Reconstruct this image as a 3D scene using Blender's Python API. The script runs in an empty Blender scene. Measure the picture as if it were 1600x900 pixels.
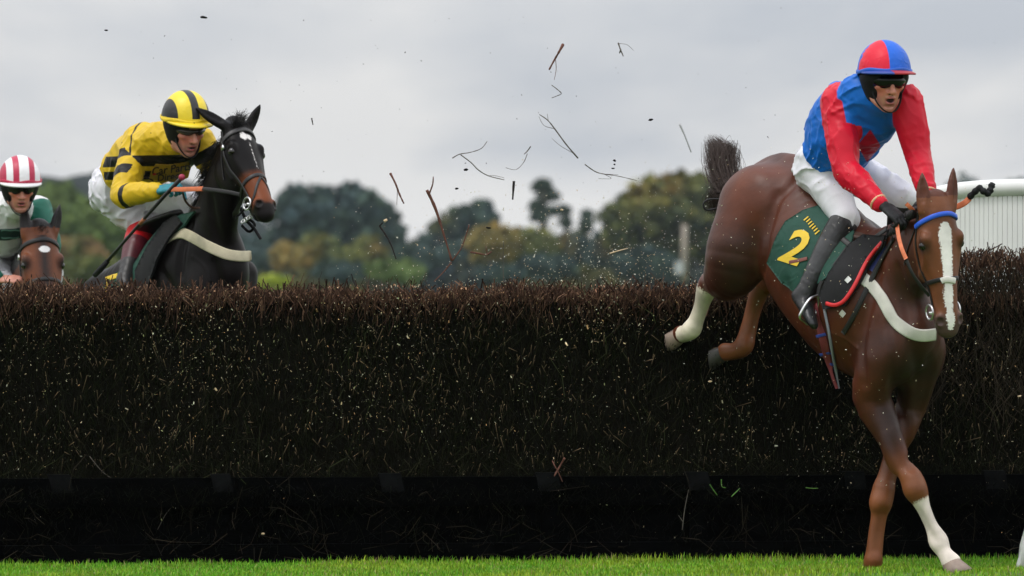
import bpy, bmesh, math, random
import numpy as np
from mathutils import Vector
from mathutils.bvhtree import BVHTree

SC = bpy.context.scene
COL = SC.collection
rng = np.random.default_rng(7)
random.seed(7)

# ------------------------------------------------------------------ camera, sky, sun, exposure
EYE = 1.465                     # camera height in metres
FPX = 8889.0                    # 200 mm lens on a 36 mm sensor, in pixels of the 1600 px photograph
HOR = 440.0                     # row of the horizon
cam_d = bpy.data.cameras.new('camera')
cam_d.lens = 200.0; cam_d.sensor_width = 36.0
cam_d.clip_start = 0.5; cam_d.clip_end = 6000.0
cam_d.shift_y = -(450.0 - HOR) / 1600.0
cam_d.dof.use_dof = True; cam_d.dof.focus_distance = 29.2; cam_d.dof.aperture_fstop = 4.2
cam = bpy.data.objects.new('camera', cam_d); COL.objects.link(cam)
cam.location = (0, 0, EYE); cam.rotation_euler = (math.radians(90), 0, 0)
SC.camera = cam

SUN_EL, SUN_AZ = math.radians(62), math.radians(-128)   # azimuth from +Y (away from the camera), clockwise; to the camera's left
world = bpy.data.worlds.new('World'); SC.world = world; world.use_nodes = True
wn = world.node_tree; wn.nodes.clear()
def wnode(t, **k):
    n = wn.nodes.new(t)
    for a, b in k.items(): setattr(n, a, b)
    return n
def wmath(op, a, b=None):
    n = wnode('ShaderNodeMath', operation=op)
    for i, v in enumerate((a, b)):
        if v is None: continue
        if isinstance(v, (int, float)): n.inputs[i].default_value = v
        else: wn.links.new(v, n.inputs[i])
    return n.outputs[0]
tc = wnode('ShaderNodeTexCoord'); sep = wnode('ShaderNodeSeparateXYZ'); wn.links.new(tc.outputs['Generated'], sep.inputs[0])
zc = wmath('MAXIMUM', sep.outputs[2], 0.0)
zden = wmath('ADD', zc, 0.045)
cx = wmath('DIVIDE', sep.outputs[0], zden); cy = wmath('DIVIDE', sep.outputs[1], zden)
cmb = wnode('ShaderNodeCombineXYZ'); wn.links.new(cx, cmb.inputs[0]); wn.links.new(cy, cmb.inputs[1])
mp = wnode('ShaderNodeMapping'); mp.inputs['Scale'].default_value = (0.7, 0.12, 1); mp.inputs['Location'].default_value = (3.1, 5.3, 0)
wn.links.new(cmb.outputs[0], mp.inputs[0])
cl = wnode('ShaderNodeTexNoise'); cl.inputs['Scale'].default_value = 1.0; cl.inputs['Detail'].default_value = 5.0; cl.inputs['Roughness'].default_value = 0.5
wn.links.new(mp.outputs[0], cl.inputs['Vector'])
ramp = wnode('ShaderNodeValToRGB')
ramp.color_ramp.elements[0].position = 0.40; ramp.color_ramp.elements[0].color = (0.545, 0.58, 0.635, 1)
ramp.color_ramp.elements[1].position = 0.57; ramp.color_ramp.elements[1].color = (0.80, 0.80, 0.80, 1)
wn.links.new(cl.outputs['Fac'], ramp.inputs[0])
# an overcast sky grows brighter towards the zenith (CIE overcast: three times the horizon)
gain = wmath('ADD', wmath('MULTIPLY', zc, 2.0), 0.94)
hz = wnode('ShaderNodeMapRange', interpolation_type='SMOOTHSTEP')        # the bright band just over the horizon
hz.inputs[1].default_value = 0.004; hz.inputs[2].default_value = 0.026; hz.inputs[3].default_value = 0.8; hz.inputs[4].default_value = 0.0
wn.links.new(zc, hz.inputs[0])
mx = wnode('ShaderNodeMix', data_type='RGBA'); wn.links.new(hz.outputs[0], mx.inputs[0]); wn.links.new(ramp.outputs[0], mx.inputs[6]); mx.inputs[7].default_value = (0.92, 0.92, 0.915, 1)
sc = wnode('ShaderNodeVectorMath', operation='SCALE'); wn.links.new(mx.outputs[2], sc.inputs[0]); wn.links.new(gain, sc.inputs['Scale'])
bg2 = wnode('ShaderNodeBackground'); wn.links.new(sc.outputs[0], bg2.inputs[0]); bg2.inputs[1].default_value = 0.99
sky = wnode('ShaderNodeTexSky', sky_type='NISHITA', sun_disc=False); sky.sun_elevation = SUN_EL; sky.sun_rotation = SUN_AZ
bg1 = wnode('ShaderNodeBackground'); wn.links.new(sky.outputs[0], bg1.inputs[0]); bg1.inputs[1].default_value = 0.05
ms = wnode('ShaderNodeMixShader'); ms.inputs[0].default_value = 0.95                # cloud cover
wn.links.new(bg1.outputs[0], ms.inputs[1]); wn.links.new(bg2.outputs[0], ms.inputs[2])
wo = wnode('ShaderNodeOutputWorld'); wn.links.new(ms.outputs[0], wo.inputs['Surface'])

sun_d = bpy.data.lights.new('sun', 'SUN'); sun_d.energy = 1.25; sun_d.angle = math.radians(12); sun_d.color = (1.0, 0.96, 0.9)
sun = bpy.data.objects.new('sun', sun_d); COL.objects.link(sun)
sdir = Vector((math.sin(SUN_AZ) * math.cos(SUN_EL), math.cos(SUN_AZ) * math.cos(SUN_EL), math.sin(SUN_EL)))
sun.rotation_euler = sdir.to_track_quat('Z', 'Y').to_euler()
vs = SC.view_settings; SC.display_settings.display_device = 'sRGB'
vs.view_transform = 'Standard'; vs.look = 'None'; vs.exposure = 0.0; vs.gamma = 1.0; vs.use_curve_mapping = False
SC.cycles.use_denoising = True
SC.cycles.max_bounces = 6; SC.cycles.transparent_max_bounces = 8

# ------------------------------------------------------------------ helpers
def V(*a): return np.array(a, float)
def nrm(v): return np.asarray(v, float) / max(np.linalg.norm(v), 1e-9)
def W(px, py, Y):
    """the world point seen at a pixel of the photograph, at distance Y"""
    return V((px - 800.0) * Y / FPX, Y, EYE + (HOR - py) * Y / FPX)

def mesh_np(name, verts, faces, smooth=True, attrs=None, mat=None):
    """faces: an (n,3) or (n,4) array, or a list of such arrays"""
    verts = np.asarray(verts, np.float32)
    fl = faces if isinstance(faces, list) else [faces]
    fl = [np.asarray(f, np.int32) for f in fl if len(f)]
    me = bpy.data.meshes.new(name)
    me.vertices.add(len(verts)); me.vertices.foreach_set('co', verts.ravel())
    li = np.concatenate([f.ravel() for f in fl]); tot = np.concatenate([np.full(len(f), f.shape[1], np.int32) for f in fl])
    me.loops.add(len(li)); me.loops.foreach_set('vertex_index', li)
    me.polygons.add(len(tot)); st = np.concatenate([[0], np.cumsum(tot)[:-1]]).astype(np.int32)
    me.polygons.foreach_set('loop_start', st); me.polygons.foreach_set('loop_total', tot)
    me.polygons.foreach_set('use_smooth', np.full(len(tot), bool(smooth)))
    me.update(calc_edges=True)
    for k, v in (attrs or {}).items():
        v = np.asarray(v, np.float32)
        if v.ndim == 1:
            a = me.attributes.new(k, 'FLOAT', 'POINT'); a.data.foreach_set('value', v)
        else:
            a = me.attributes.new(k, 'FLOAT_COLOR', 'POINT'); a.data.foreach_set('color', np.c_[v, np.ones(len(v), np.float32)].ravel() if v.shape[1] == 3 else v.ravel())
    if mat: me.materials.append(mat)
    return me

def link(name, me, parent=None, label=None, cat=None, group=None, kind=None):
    o = bpy.data.objects.new(name, me); COL.objects.link(o)
    if parent is not None: o.parent = parent
    return tag(o, label, cat, group, kind)
def tag(o, label=None, cat=None, group=None, kind=None):
    if label: o['label'] = label
    if cat: o['category'] = cat
    if group: o['group'] = group
    if kind: o['kind'] = kind
    return o
ORIG = {}
def thing(name, loc, label, cat, group=None):
    o = bpy.data.objects.new(name, None); COL.objects.link(o); o.location = tuple(loc); o.empty_display_size = 0.2
    ORIG[o.name] = np.asarray(loc, float)
    return tag(o, label, cat, group)
def part(name, verts, faces, m, parent, smooth=True, attrs=None, label=None, kind=None, origin=None):
    """a mesh in world coordinates that becomes a child of a thing (or of a part)"""
    verts = np.asarray(verts, float)
    root = parent
    while root.parent is not None: root = root.parent
    o = link(name, mesh_np(name, verts - ORIG.get(root.name, np.zeros(3)), faces, smooth, attrs, m), parent, label, None, None, kind)
    return o

class MB:
    """collects shapes into one mesh"""
    def __init__(s): s.v = []; s.q = []; s.t = []; s.n = 0; s.c = []
    def add(s, v, q=None, t=None, c=None):
        v = np.asarray(v, float).reshape(-1, 3)
        if q is not None and len(q): s.q.append(np.asarray(q, np.int64).reshape(-1, 4) + s.n)
        if t is not None and len(t): s.t.append(np.asarray(t, np.int64).reshape(-1, 3) + s.n)
        s.v.append(v); s.n += len(v)
        if c is not None: s.c.append(np.broadcast_to(np.asarray(c, float), (len(v), 3)))
        return s
    def box(s, c, half, ax=None, col=None):
        ax = np.eye(3) if ax is None else np.asarray(ax)
        sg = np.array([[i, j, k] for i in (-1, 1) for j in (-1, 1) for k in (-1, 1)], float)
        v = np.asarray(c) + (sg * np.asarray(half)) @ ax
        return s.add(v, [[0, 1, 3, 2], [4, 6, 7, 5], [0, 4, 5, 1], [2, 3, 7, 6], [0, 2, 6, 4], [1, 5, 7, 3]], c=col)
    def tube(s, pts, r, sides=6, col=None, cap=True):
        pts = np.asarray(pts, float); r = np.broadcast_to(np.asarray(r, float), (len(pts),))
        tg = np.gradient(pts, axis=0); tg /= np.maximum(np.linalg.norm(tg, axis=1, keepdims=True), 1e-9)
        a = np.array([0, 0, 1.0]) if abs(tg[0][2]) < 0.9 else np.array([1.0, 0, 0])
        u = nrm(np.cross(tg[0], a)); rings = []
        for i in range(len(pts)):
            u = nrm(u - tg[i] * (u @ tg[i])); w = np.cross(tg[i], u)
            th = np.arange(sides) * 2 * math.pi / sides
            rings.append(pts[i] + r[i] * (np.cos(th)[:, None] * u + np.sin(th)[:, None] * w))
        v = np.concatenate(rings); q = []
        for i in range(len(pts) - 1):
            for k in range(sides):
                a0, b0 = i * sides + k, i * sides + (k + 1) % sides
                q.append([a0, b0, b0 + sides, a0 + sides])
        t = []
        if cap:
            n = len(v); v = np.concatenate([v, [pts[0], pts[-1]]])
            for k in range(sides):
                t.append([n, (k + 1) % sides, k]); t.append([n + 1, (len(pts) - 1) * sides + k, (len(pts) - 1) * sides + (k + 1) % sides])
        return s.add(v, q, t, c=col)
    def faces(s):
        f = []
        if s.q: f.append(np.concatenate(s.q))
        if s.t: f.append(np.concatenate(s.t))
        return f
    def verts(s): return np.concatenate(s.v)
    def build(s, name, m, parent, smooth=True, label=None, kind=None):
        at = {'tint': np.concatenate(s.c)} if s.c else None
        return part(name, s.verts(), s.faces(), m, parent, smooth, at, label, kind)

def prisms(P0, P1, r0, r1, sides=3):
    """many straight thin prisms at once -> verts (n*2*sides), quads, tip tris"""
    P0, P1 = np.asarray(P0, float), np.asarray(P1, float); n = len(P0)
    ax = P1 - P0; ax /= np.maximum(np.linalg.norm(ax, axis=1, keepdims=True), 1e-9)
    ref = np.where(np.abs(ax[:, 2:3]) < 0.9, [[0, 0, 1.0]], [[1.0, 0, 0]])
    u = np.cross(ax, ref); u /= np.linalg.norm(u, axis=1, keepdims=True); w = np.cross(ax, u)
    th = (np.arange(sides) * 2 * math.pi / sides)[None, :] + rng.uniform(0, 6, (n, 1))
    d = np.cos(th)[..., None] * u[:, None] + np.sin(th)[..., None] * w[:, None]
    r0 = np.broadcast_to(r0, (n,))[:, None, None]; r1 = np.broadcast_to(r1, (n,))[:, None, None]
    v = np.stack([P0[:, None] + d * r0, P1[:, None] + d * r1], 1).reshape(-1, 3)
    b = (np.arange(n) * 2 * sides)[:, None]; k = np.arange(sides)[None, :]; k2 = (k + 1) % sides
    q = np.stack([b + k, b + k2, b + sides + k2, b + sides + k], -1).reshape(-1, 4)
    t = (b + sides + np.arange(3)[None, :]) if sides == 3 else None
    return v, q, t

# ------------------------------------------------------------------ materials
def new_mat(name):
    m = bpy.data.materials.new(name); m.use_nodes = True
    nt = m.node_tree; b = nt.nodes['Principled BSDF']
    return m, nt, b
def mat(name, col, rough=0.6, var=0.15, vscale=8.0, bump=0.0, bscale=60.0, marks=(), tint=False, metallic=0.0, sheen=0.0, spec=0.5, stretch=(1, 1, 1), trans=0.0, wrinkle=0.0, wscale=9.0, coat=0.0):
    """base colour with noise; marks = (attribute, colour, soft edge, ragged edge): painted where a signed field on the mesh is positive"""
    m, nt, b = new_mat(name); N, L = nt.nodes, nt.links
    tcn = N.new('ShaderNodeTexCoord'); mpn = N.new('ShaderNodeMapping'); mpn.inputs['Scale'].default_value = stretch
    L.new(tcn.outputs['Object'], mpn.inputs[0])
    nz = N.new('ShaderNodeTexNoise'); nz.inputs['Scale'].default_value = vscale; nz.inputs['Detail'].default_value = 5
    L.new(mpn.outputs[0], nz.inputs['Vector'])
    if tint:
        at = N.new('ShaderNodeAttribute'); at.attribute_name = 'tint'; cur = at.outputs['Color']
    else:
        rgb = N.new('ShaderNodeRGB'); rgb.outputs[0].default_value = (*col, 1); cur = rgb.outputs[0]
    fine = None
    for (an, c2, soft, rag) in marks:
        at = N.new('ShaderNodeAttribute'); at.attribute_name = an
        val = at.outputs['Fac']
        if rag:
            if fine is None:
                fine = N.new('ShaderNodeTexNoise'); fine.inputs['Scale'].default_value = 110; fine.inputs['Detail'].default_value = 2
                L.new(tcn.outputs['Object'], fine.inputs['Vector'])
            a1 = N.new('ShaderNodeMath'); a1.operation = 'MULTIPLY_ADD'; L.new(fine.outputs['Fac'], a1.inputs[0]); a1.inputs[1].default_value = 2 * rag; a1.inputs[2].default_value = -rag
            a2 = N.new('ShaderNodeMath'); a2.operation = 'ADD'; L.new(a1.outputs[0], a2.inputs[0]); L.new(val, a2.inputs[1]); val = a2.outputs[0]
        mr = N.new('ShaderNodeMapRange'); mr.interpolation_type = 'SMOOTHSTEP'; mr.inputs[1].default_value = -soft; mr.inputs[2].default_value = soft
        L.new(val, mr.inputs[0])
        x = N.new('ShaderNodeMix'); x.data_type = 'RGBA'; L.new(mr.outputs[0], x.inputs[0]); L.new(cur, x.inputs[6]); x.inputs[7].default_value = (*c2, 1)
        cur = x.outputs[2]
    if var:
        mr = N.new('ShaderNodeMapRange'); mr.inputs[1].default_value = 0.25; mr.inputs[2].default_value = 0.75; mr.inputs[3].default_value = 1 - var; mr.inputs[4].default_value = 1 + var
        L.new(nz.outputs['Fac'], mr.inputs[0])
        sv = N.new('ShaderNodeVectorMath'); sv.operation = 'SCALE'; L.new(cur, sv.inputs[0]); L.new(mr.outputs[0], sv.inputs['Scale']); cur = sv.outputs[0]
    L.new(cur, b.inputs['Base Color'])
    b.inputs['Roughness'].default_value = rough; b.inputs['Metallic'].default_value = metallic; b.inputs['Specular IOR Level'].default_value = spec
    if sheen: b.inputs['Sheen Weight'].default_value = sheen; b.inputs['Sheen Roughness'].default_value = 0.5
    if coat: b.inputs['Coat Weight'].default_value = coat; b.inputs['Coat Roughness'].default_value = 0.25
    if trans: b.inputs['Subsurface Weight'].default_value = trans; b.inputs['Subsurface Radius'].default_value = (0.012, 0.005, 0.003); b.inputs['Subsurface Scale'].default_value = 1.0
    nrmout = None
    if wrinkle:
        w1 = N.new('ShaderNodeTexNoise'); w1.noise_type = 'RIDGED_MULTIFRACTAL'; w1.inputs['Scale'].default_value = wscale; w1.inputs['Detail'].default_value = 1.5; w1.inputs['Distortion'].default_value = 0.9; w1.inputs['Roughness'].default_value = 0.4
        L.new(mpn.outputs[0], w1.inputs['Vector'])
        bp = N.new('ShaderNodeBump'); bp.inputs['Strength'].default_value = 0.9; bp.inputs['Distance'].default_value = wrinkle
        L.new(w1.outputs['Fac'], bp.inputs['Height']); nrmout = bp.outputs[0]
    if bump:
        b2 = N.new('ShaderNodeTexNoise'); b2.inputs['Scale'].default_value = bscale; b2.inputs['Detail'].default_value = 4
        L.new(mpn.outputs[0], b2.inputs['Vector'])
        bp = N.new('ShaderNodeBump'); bp.inputs['Strength'].default_value = 0.6; bp.inputs['Distance'].default_value = bump
        L.new(b2.outputs['Fac'], bp.inputs['Height'])
        if nrmout: L.new(nrmout, bp.inputs['Normal'])
        nrmout = bp.outputs[0]
    if nrmout: L.new(nrmout, b.inputs['Normal'])
    return m

# ------------------------------------------------------------------ signed-distance modelling (numpy) and surface nets
def catmull(rows, n):
    rows = np.asarray(rows, float); out = []
    for i in range(len(rows) - 1):
        p0 = rows[max(i - 1, 0)]; p1 = rows[i]; p2 = rows[i + 1]; p3 = rows[min(i + 2, len(rows) - 1)]
        for t in np.arange(n) / n:
            out.append(0.5 * (2 * p1 + (p2 - p0) * t + (2 * p0 - 5 * p1 + 4 * p2 - p3) * t * t + (3 * p1 - p0 - 3 * p2 + p3) * t ** 3))
    out.append(rows[-1])
    return np.array(out)
class Chain:
    """a swept limb: rows of (x,y,z, lateral radius, depth radius); lat = the lateral direction (one vector or one per row)"""
    def __init__(s, rows, lat=None, k=0.03, n=3, sub=False):
        rows = [list(r[0]) + [r[1], r[2] if len(r) > 2 else r[1]] for r in rows]
        if lat is None: L = np.tile([0.0, 0, 0], (len(rows), 1))
        else:
            L = np.asarray(lat, float)
            if L.ndim == 1: L = np.tile(L, (len(rows), 1))
        s.rows = catmull(np.c_[np.array(rows), L], n); s.k = k; s.sub = sub; s.round = lat is None
        s.rows[:, 3:5] = np.maximum(s.rows[:, 3:5], 0.003)
    def bounds(s):
        r = s.rows[:, 3:5].max(1)[:, None]
        return (s.rows[:, :3] - r).min(0), (s.rows[:, :3] + r).max(0)
    def parts(s):
        for a, b in zip(s.rows[:-1], s.rows[1:]): yield a, b
    def eval(s, P):
        d = np.full(len(P), 9.0, np.float32)
        for a, b in s.parts(): d = np.minimum(d, s.seg(P, a, b))
        return d
    def seg(s, P, a, b):
        A = a[:3]; ab = b[:3] - A; L2 = max(ab @ ab, 1e-10)
        q = P - A.astype(np.float32)
        t = np.clip(q @ (ab / L2).astype(np.float32), 0, 1)
        q = q - t[:, None] * ab.astype(np.float32)
        if s.round:
            return np.sqrt((q * q).sum(1)) - (a[3] + t * (b[3] - a[3])).astype(np.float32)
        axd = ab / math.sqrt(L2); u = (a[5:8] + b[5:8]) / 2; u = nrm(u - axd * (u @ axd)); v = np.cross(axd, u)
        ru = a[3] + t * (b[3] - a[3]); rv = a[4] + t * (b[4] - a[4]); rw = np.sqrt(ru * rv)
        x, y, z = q @ u.astype(np.float32), q @ v.astype(np.float32), q @ axd.astype(np.float32)
        k0 = np.sqrt((x / ru) ** 2 + (y / rv) ** 2 + (z / rw) ** 2); k1 = np.sqrt((x / ru ** 2) ** 2 + (y / rv ** 2) ** 2 + (z / rw ** 2) ** 2)
        return (k0 * (k0 - 1) / np.maximum(k1, 1e-6)).astype(np.float32)
class Ell:
    def __init__(s, c, r, ax=None, k=0.02, sub=False):
        s.c = np.asarray(c, float); s.r = np.asarray(r, float); s.ax = np.eye(3) if ax is None else np.asarray(ax, float); s.k = k; s.sub = sub
    def bounds(s): m = s.r.max(); return s.c - m, s.c + m
    def eval(s, P):
        q = (P - s.c.astype(np.float32)) @ s.ax.T.astype(np.float32)
        k0 = np.sqrt(((q / s.r) ** 2).sum(1)); k1 = np.sqrt(((q / s.r ** 2) ** 2).sum(1))
        return (k0 * (k0 - 1) / np.maximum(k1, 1e-6)).astype(np.float32)
def smin(a, b, k):
    h = np.clip(0.5 + 0.5 * (b - a) / k, 0, 1)
    return b + (a - b) * h - k * h * (1 - h)
def relax(v, q, it=1, lam=.5):
    E = np.concatenate([q[:, [0, 1]], q[:, [1, 2]], q[:, [2, 3]], q[:, [3, 0]]]); n = len(v); cnt = np.bincount(E[:, 0], minlength=n) + np.bincount(E[:, 1], minlength=n)
    for i in range(2 * it):
        s = np.stack([np.bincount(E[:, 0], v[E[:, 1], a], n) + np.bincount(E[:, 1], v[E[:, 0], a], n) for a in range(3)], 1)
        v = v + (lam if i % 2 == 0 else -lam * .92) * (s / np.maximum(cnt, 1)[:, None] - v)
    return v
def sdf_mesh(prims, h, post=None, grow=0.0, smooth=2):
    lo = np.min([p.bounds()[0] for p in prims if not p.sub], 0) - 3 * h - grow; hi = np.max([p.bounds()[1] for p in prims if not p.sub], 0) + 3 * h + grow
    n = np.ceil((hi - lo) / h).astype(int) + 1
    f = np.full(n, 0.3, np.float32)
    gx, gy, gz = [(lo[i] + h * np.arange(n[i])).astype(np.float32) for i in range(3)]
    def window(blo, bhi, pad):
        a = np.maximum(np.floor((blo - pad - lo) / h).astype(int), 0); b = np.minimum(np.ceil((bhi + pad - lo) / h).astype(int) + 1, n)
        return None if np.any(b <= a) else tuple(slice(i, j) for i, j in zip(a, b))
    def pts(w):
        X, Y, Z = np.meshgrid(gx[w[0]], gy[w[1]], gz[w[2]], indexing='ij')
        return np.stack([X.ravel(), Y.ravel(), Z.ravel()], 1), X.shape
    for p in prims:
        pad = max(p.k, 0.0) + 3 * h + grow
        if isinstance(p, Chain):
            w = window(*p.bounds(), pad)
            if w is None: continue
            d = np.full([s.stop - s.start for s in w], 9.0, np.float32)
            off = [s.start for s in w]
            for a, b in p.parts():
                ra, rb = max(a[3], a[4]), max(b[3], b[4])
                w2 = window(np.minimum(a[:3] - ra, b[:3] - rb), np.maximum(a[:3] + ra, b[:3] + rb), pad)
                if w2 is None: continue
                P, sh = pts(w2); e = p.seg(P, a, b).reshape(sh)
                sl = tuple(slice(x.start - o, x.stop - o) for x, o in zip(w2, off))
                d[sl] = np.minimum(d[sl], e)
        else:
            w = window(*p.bounds(), pad)
            if w is None: continue
            P, sh = pts(w); d = p.eval(P).reshape(sh)
        if p.sub: f[w] = -smin(-f[w], d, max(p.k, 1e-4))
        else: f[w] = smin(f[w], d, max(p.k, 1e-4))
    if grow: f -= grow
    if post is not None:
        m = np.abs(f) < 0.06; I = np.argwhere(m)
        P = (lo + I * h).astype(np.float32); f[m] = post(P, f[m])
    v, q = nets(f, lo, h)
    return relax(v, q, smooth), q
def nets(f, lo, h):
    s = f < 0
    c = np.zeros([x - 1 for x in f.shape], np.int8)
    for i in (0, 1):
        for j in (0, 1):
            for k in (0, 1): c += s[i:f.shape[0] - 1 + i, j:f.shape[1] - 1 + j, k:f.shape[2] - 1 + k]
    act = np.argwhere((c > 0) & (c < 8)); idx = np.full(c.shape, -1, np.int32); idx[tuple(act.T)] = np.arange(len(act))
    val = {}
    for i in (0, 1):
        for j in (0, 1):
            for k in (0, 1): val[i, j, k] = f[act[:, 0] + i, act[:, 1] + j, act[:, 2] + k]
    acc = np.zeros((len(act), 3), np.float32); cnt = np.zeros(len(act), np.float32)
    for ax in range(3):
        for p in (0, 1):
            for q in (0, 1):
                a = [0, 0, 0]; o = [x for x in range(3) if x != ax]; a[o[0]] = p; a[o[1]] = q; b = list(a); b[ax] = 1
                va, vb = val[tuple(a)], val[tuple(b)]; m = (va < 0) != (vb < 0)
                t = np.where(m, va / np.where(m, va - vb, 1), 0); pt = np.tile(np.array(a, np.float32), (len(act), 1)); pt[:, ax] = t
                acc += np.where(m[:, None], pt, 0); cnt += m
    verts = lo + (act + acc / cnt[:, None]) * h
    quads = []
    for ax in range(3):
        o1, o2 = (ax + 1) % 3, (ax + 2) % 3
        sl = [slice(None)] * 3; sl2 = [slice(None)] * 3
        sl[ax] = slice(0, -1); sl2[ax] = slice(1, None)
        ch = s[tuple(sl)] != s[tuple(sl2)]
        e = np.argwhere(ch); e = e[(e[:, o1] > 0) & (e[:, o2] > 0) & (e[:, o1] < f.shape[o1] - 1) & (e[:, o2] < f.shape[o2] - 1)]
        if not len(e): continue
        fl = s[tuple(e.T)]
        def ci(d1, d2):
            x = e.copy(); x[:, o1] -= d1; x[:, o2] -= d2; return idx[tuple(x.T)]
        q = np.stack([ci(1, 1), ci(0, 1), ci(0, 0), ci(1, 0)], 1)
        q[~fl] = q[~fl][:, ::-1]; quads.append(q)
    q = np.concatenate(quads); q = q[(q >= 0).all(1)]
    return verts, q
def sines(P, seed, n=5, lo=8.0, hi=30.0):
    r = np.random.default_rng(seed); o = np.zeros(len(P), np.float32)
    for _ in range(n):
        k = nrm(r.normal(size=3)) * r.uniform(lo, hi); k2 = nrm(r.normal(size=3)) * r.uniform(lo, hi)
        o += np.sin(P @ k.astype(np.float32) + 1.5 * np.sin(P @ k2.astype(np.float32)) + r.uniform(0, 6))
    return o / n
def folds(P, d, freq, seed):
    """cloth folds: sharp-crested ridges across direction d"""
    r = np.random.default_rng(seed); d = nrm(d)
    wob = sines(P, seed + 1, 3, 6, 16)
    x = np.sin((P @ d.astype(np.float32)) * freq + 2.6 * wob)
    return (1 - np.abs(x)) ** 2.2 * np.clip(0.45 + 0.9 * sines(P, seed + 2, 3, 6, 15), 0, 1)
def crease(P, seed, lo=7.0, hi=16.0, ax=None, sq=3.0, sharp=3.2):
    """irregular cloth creases: thin ridges along the zero lines of a smooth random field, drawn out along ax"""
    Q = P
    if ax is not None:
        a = nrm(ax).astype(np.float32); Q = P - (1 - 1 / sq) * (P @ a)[:, None] * a
    s = sines(Q, seed, 5, lo, hi); return np.clip(1 - np.abs(s) * sharp, 0, 1) ** 1.5 * np.clip(.35 + 1.3 * sines(P, seed + 31, 3, 5, 10), 0, 1)
def bvh_of(verts, faces): return BVHTree.FromPolygons([tuple(v) for v in verts], [tuple(int(i) for i in f) for f in faces])
EYEV = V(0, 0, EYE)
def hit(bvh, px, py):
    """the surface point of a body that the photograph shows at a pixel"""
    d = nrm(W(px, py, 30.0) - EYEV)
    r = bvh.ray_cast(Vector(EYEV), Vector(d))
    if r[0] is None: return None, None
    n = np.array(r[1]); return np.array(r[0]), (n if n @ d < 0 else -n)
def smooth_path(p, n): return catmull(np.asarray(p, float), n)
def ribbon(P, Nn, width, thick, mb=None, col=None):
    """a strap: points, outward normals, width, thickness"""
    P = np.asarray(P, float); Nn = np.asarray(Nn, float); n = len(P)
    width = np.broadcast_to(np.asarray(width, float), (n,))
    tg = np.gradient(P, axis=0); tg /= np.maximum(np.linalg.norm(tg, axis=1, keepdims=True), 1e-9)
    sd = np.cross(tg, Nn); sd /= np.maximum(np.linalg.norm(sd, axis=1, keepdims=True), 1e-9)
    Nn = np.cross(sd, tg)
    prof = [(-.5, 0), (-.5, .7), (-.38, 1), (.38, 1), (.5, .7), (.5, 0)]; m = len(prof)
    v = np.stack([P + sd * (width * a)[:, None] + Nn * thick * b for a, b in prof], 1).reshape(-1, 3)
    q = [[i * m + k, i * m + (k + 1) % m, (i + 1) * m + (k + 1) % m, (i + 1) * m + k] for i in range(n - 1) for k in range(m)]
    q += [[0, 1, 2, 5], [2, 3, 4, 5], [(n - 1) * m + 5, (n - 1) * m + 2, (n - 1) * m + 1, (n - 1) * m], [(n - 1) * m + 5, (n - 1) * m + 4, (n - 1) * m + 3, (n - 1) * m + 2]]
    mb = mb or MB(); mb.add(v, q, c=col); return mb
def strap_px(bvh, pix, width, thick, off=0.002, n=8, mb=None, fallY=None, lat=None):
    """a strap laid on a body along a path given in the photograph"""
    path = smooth_path(pix, n); P, Nn = [], []
    for x, y in path:
        p, nn = hit(bvh, x, y)
        if p is None:
            if not P and fallY is None: continue
            Yd = fallY if not P else P[-1][1]
            p = W(x, y, Yd); nn = Nn[-1] if Nn else V(0, -1, 0)
        P.append(p); Nn.append(nn)
    P = np.array(P); Nn = np.array(Nn)
    for _ in range(3):
        if len(P) > 3:
            Nn[1:-1] = (Nn[:-2] + Nn[1:-1] + Nn[2:]) / 3; P[1:-1] = (P[:-2] + 2 * P[1:-1] + P[2:]) / 4
    Nn /= np.linalg.norm(Nn, axis=1, keepdims=True)
    return ribbon(P + Nn * off, Nn, width, thick, mb)
def inside_poly(x, y, poly):
    c = np.zeros(x.shape, bool); n = len(poly)
    for i in range(n):
        (x1, y1), (x2, y2) = poly[i], poly[(i + 1) % n]
        if y1 == y2: continue
        c ^= ((y1 > y) != (y2 > y)) & (x < (x2 - x1) * (y - y1) / (y2 - y1) + x1)
    return c
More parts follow.
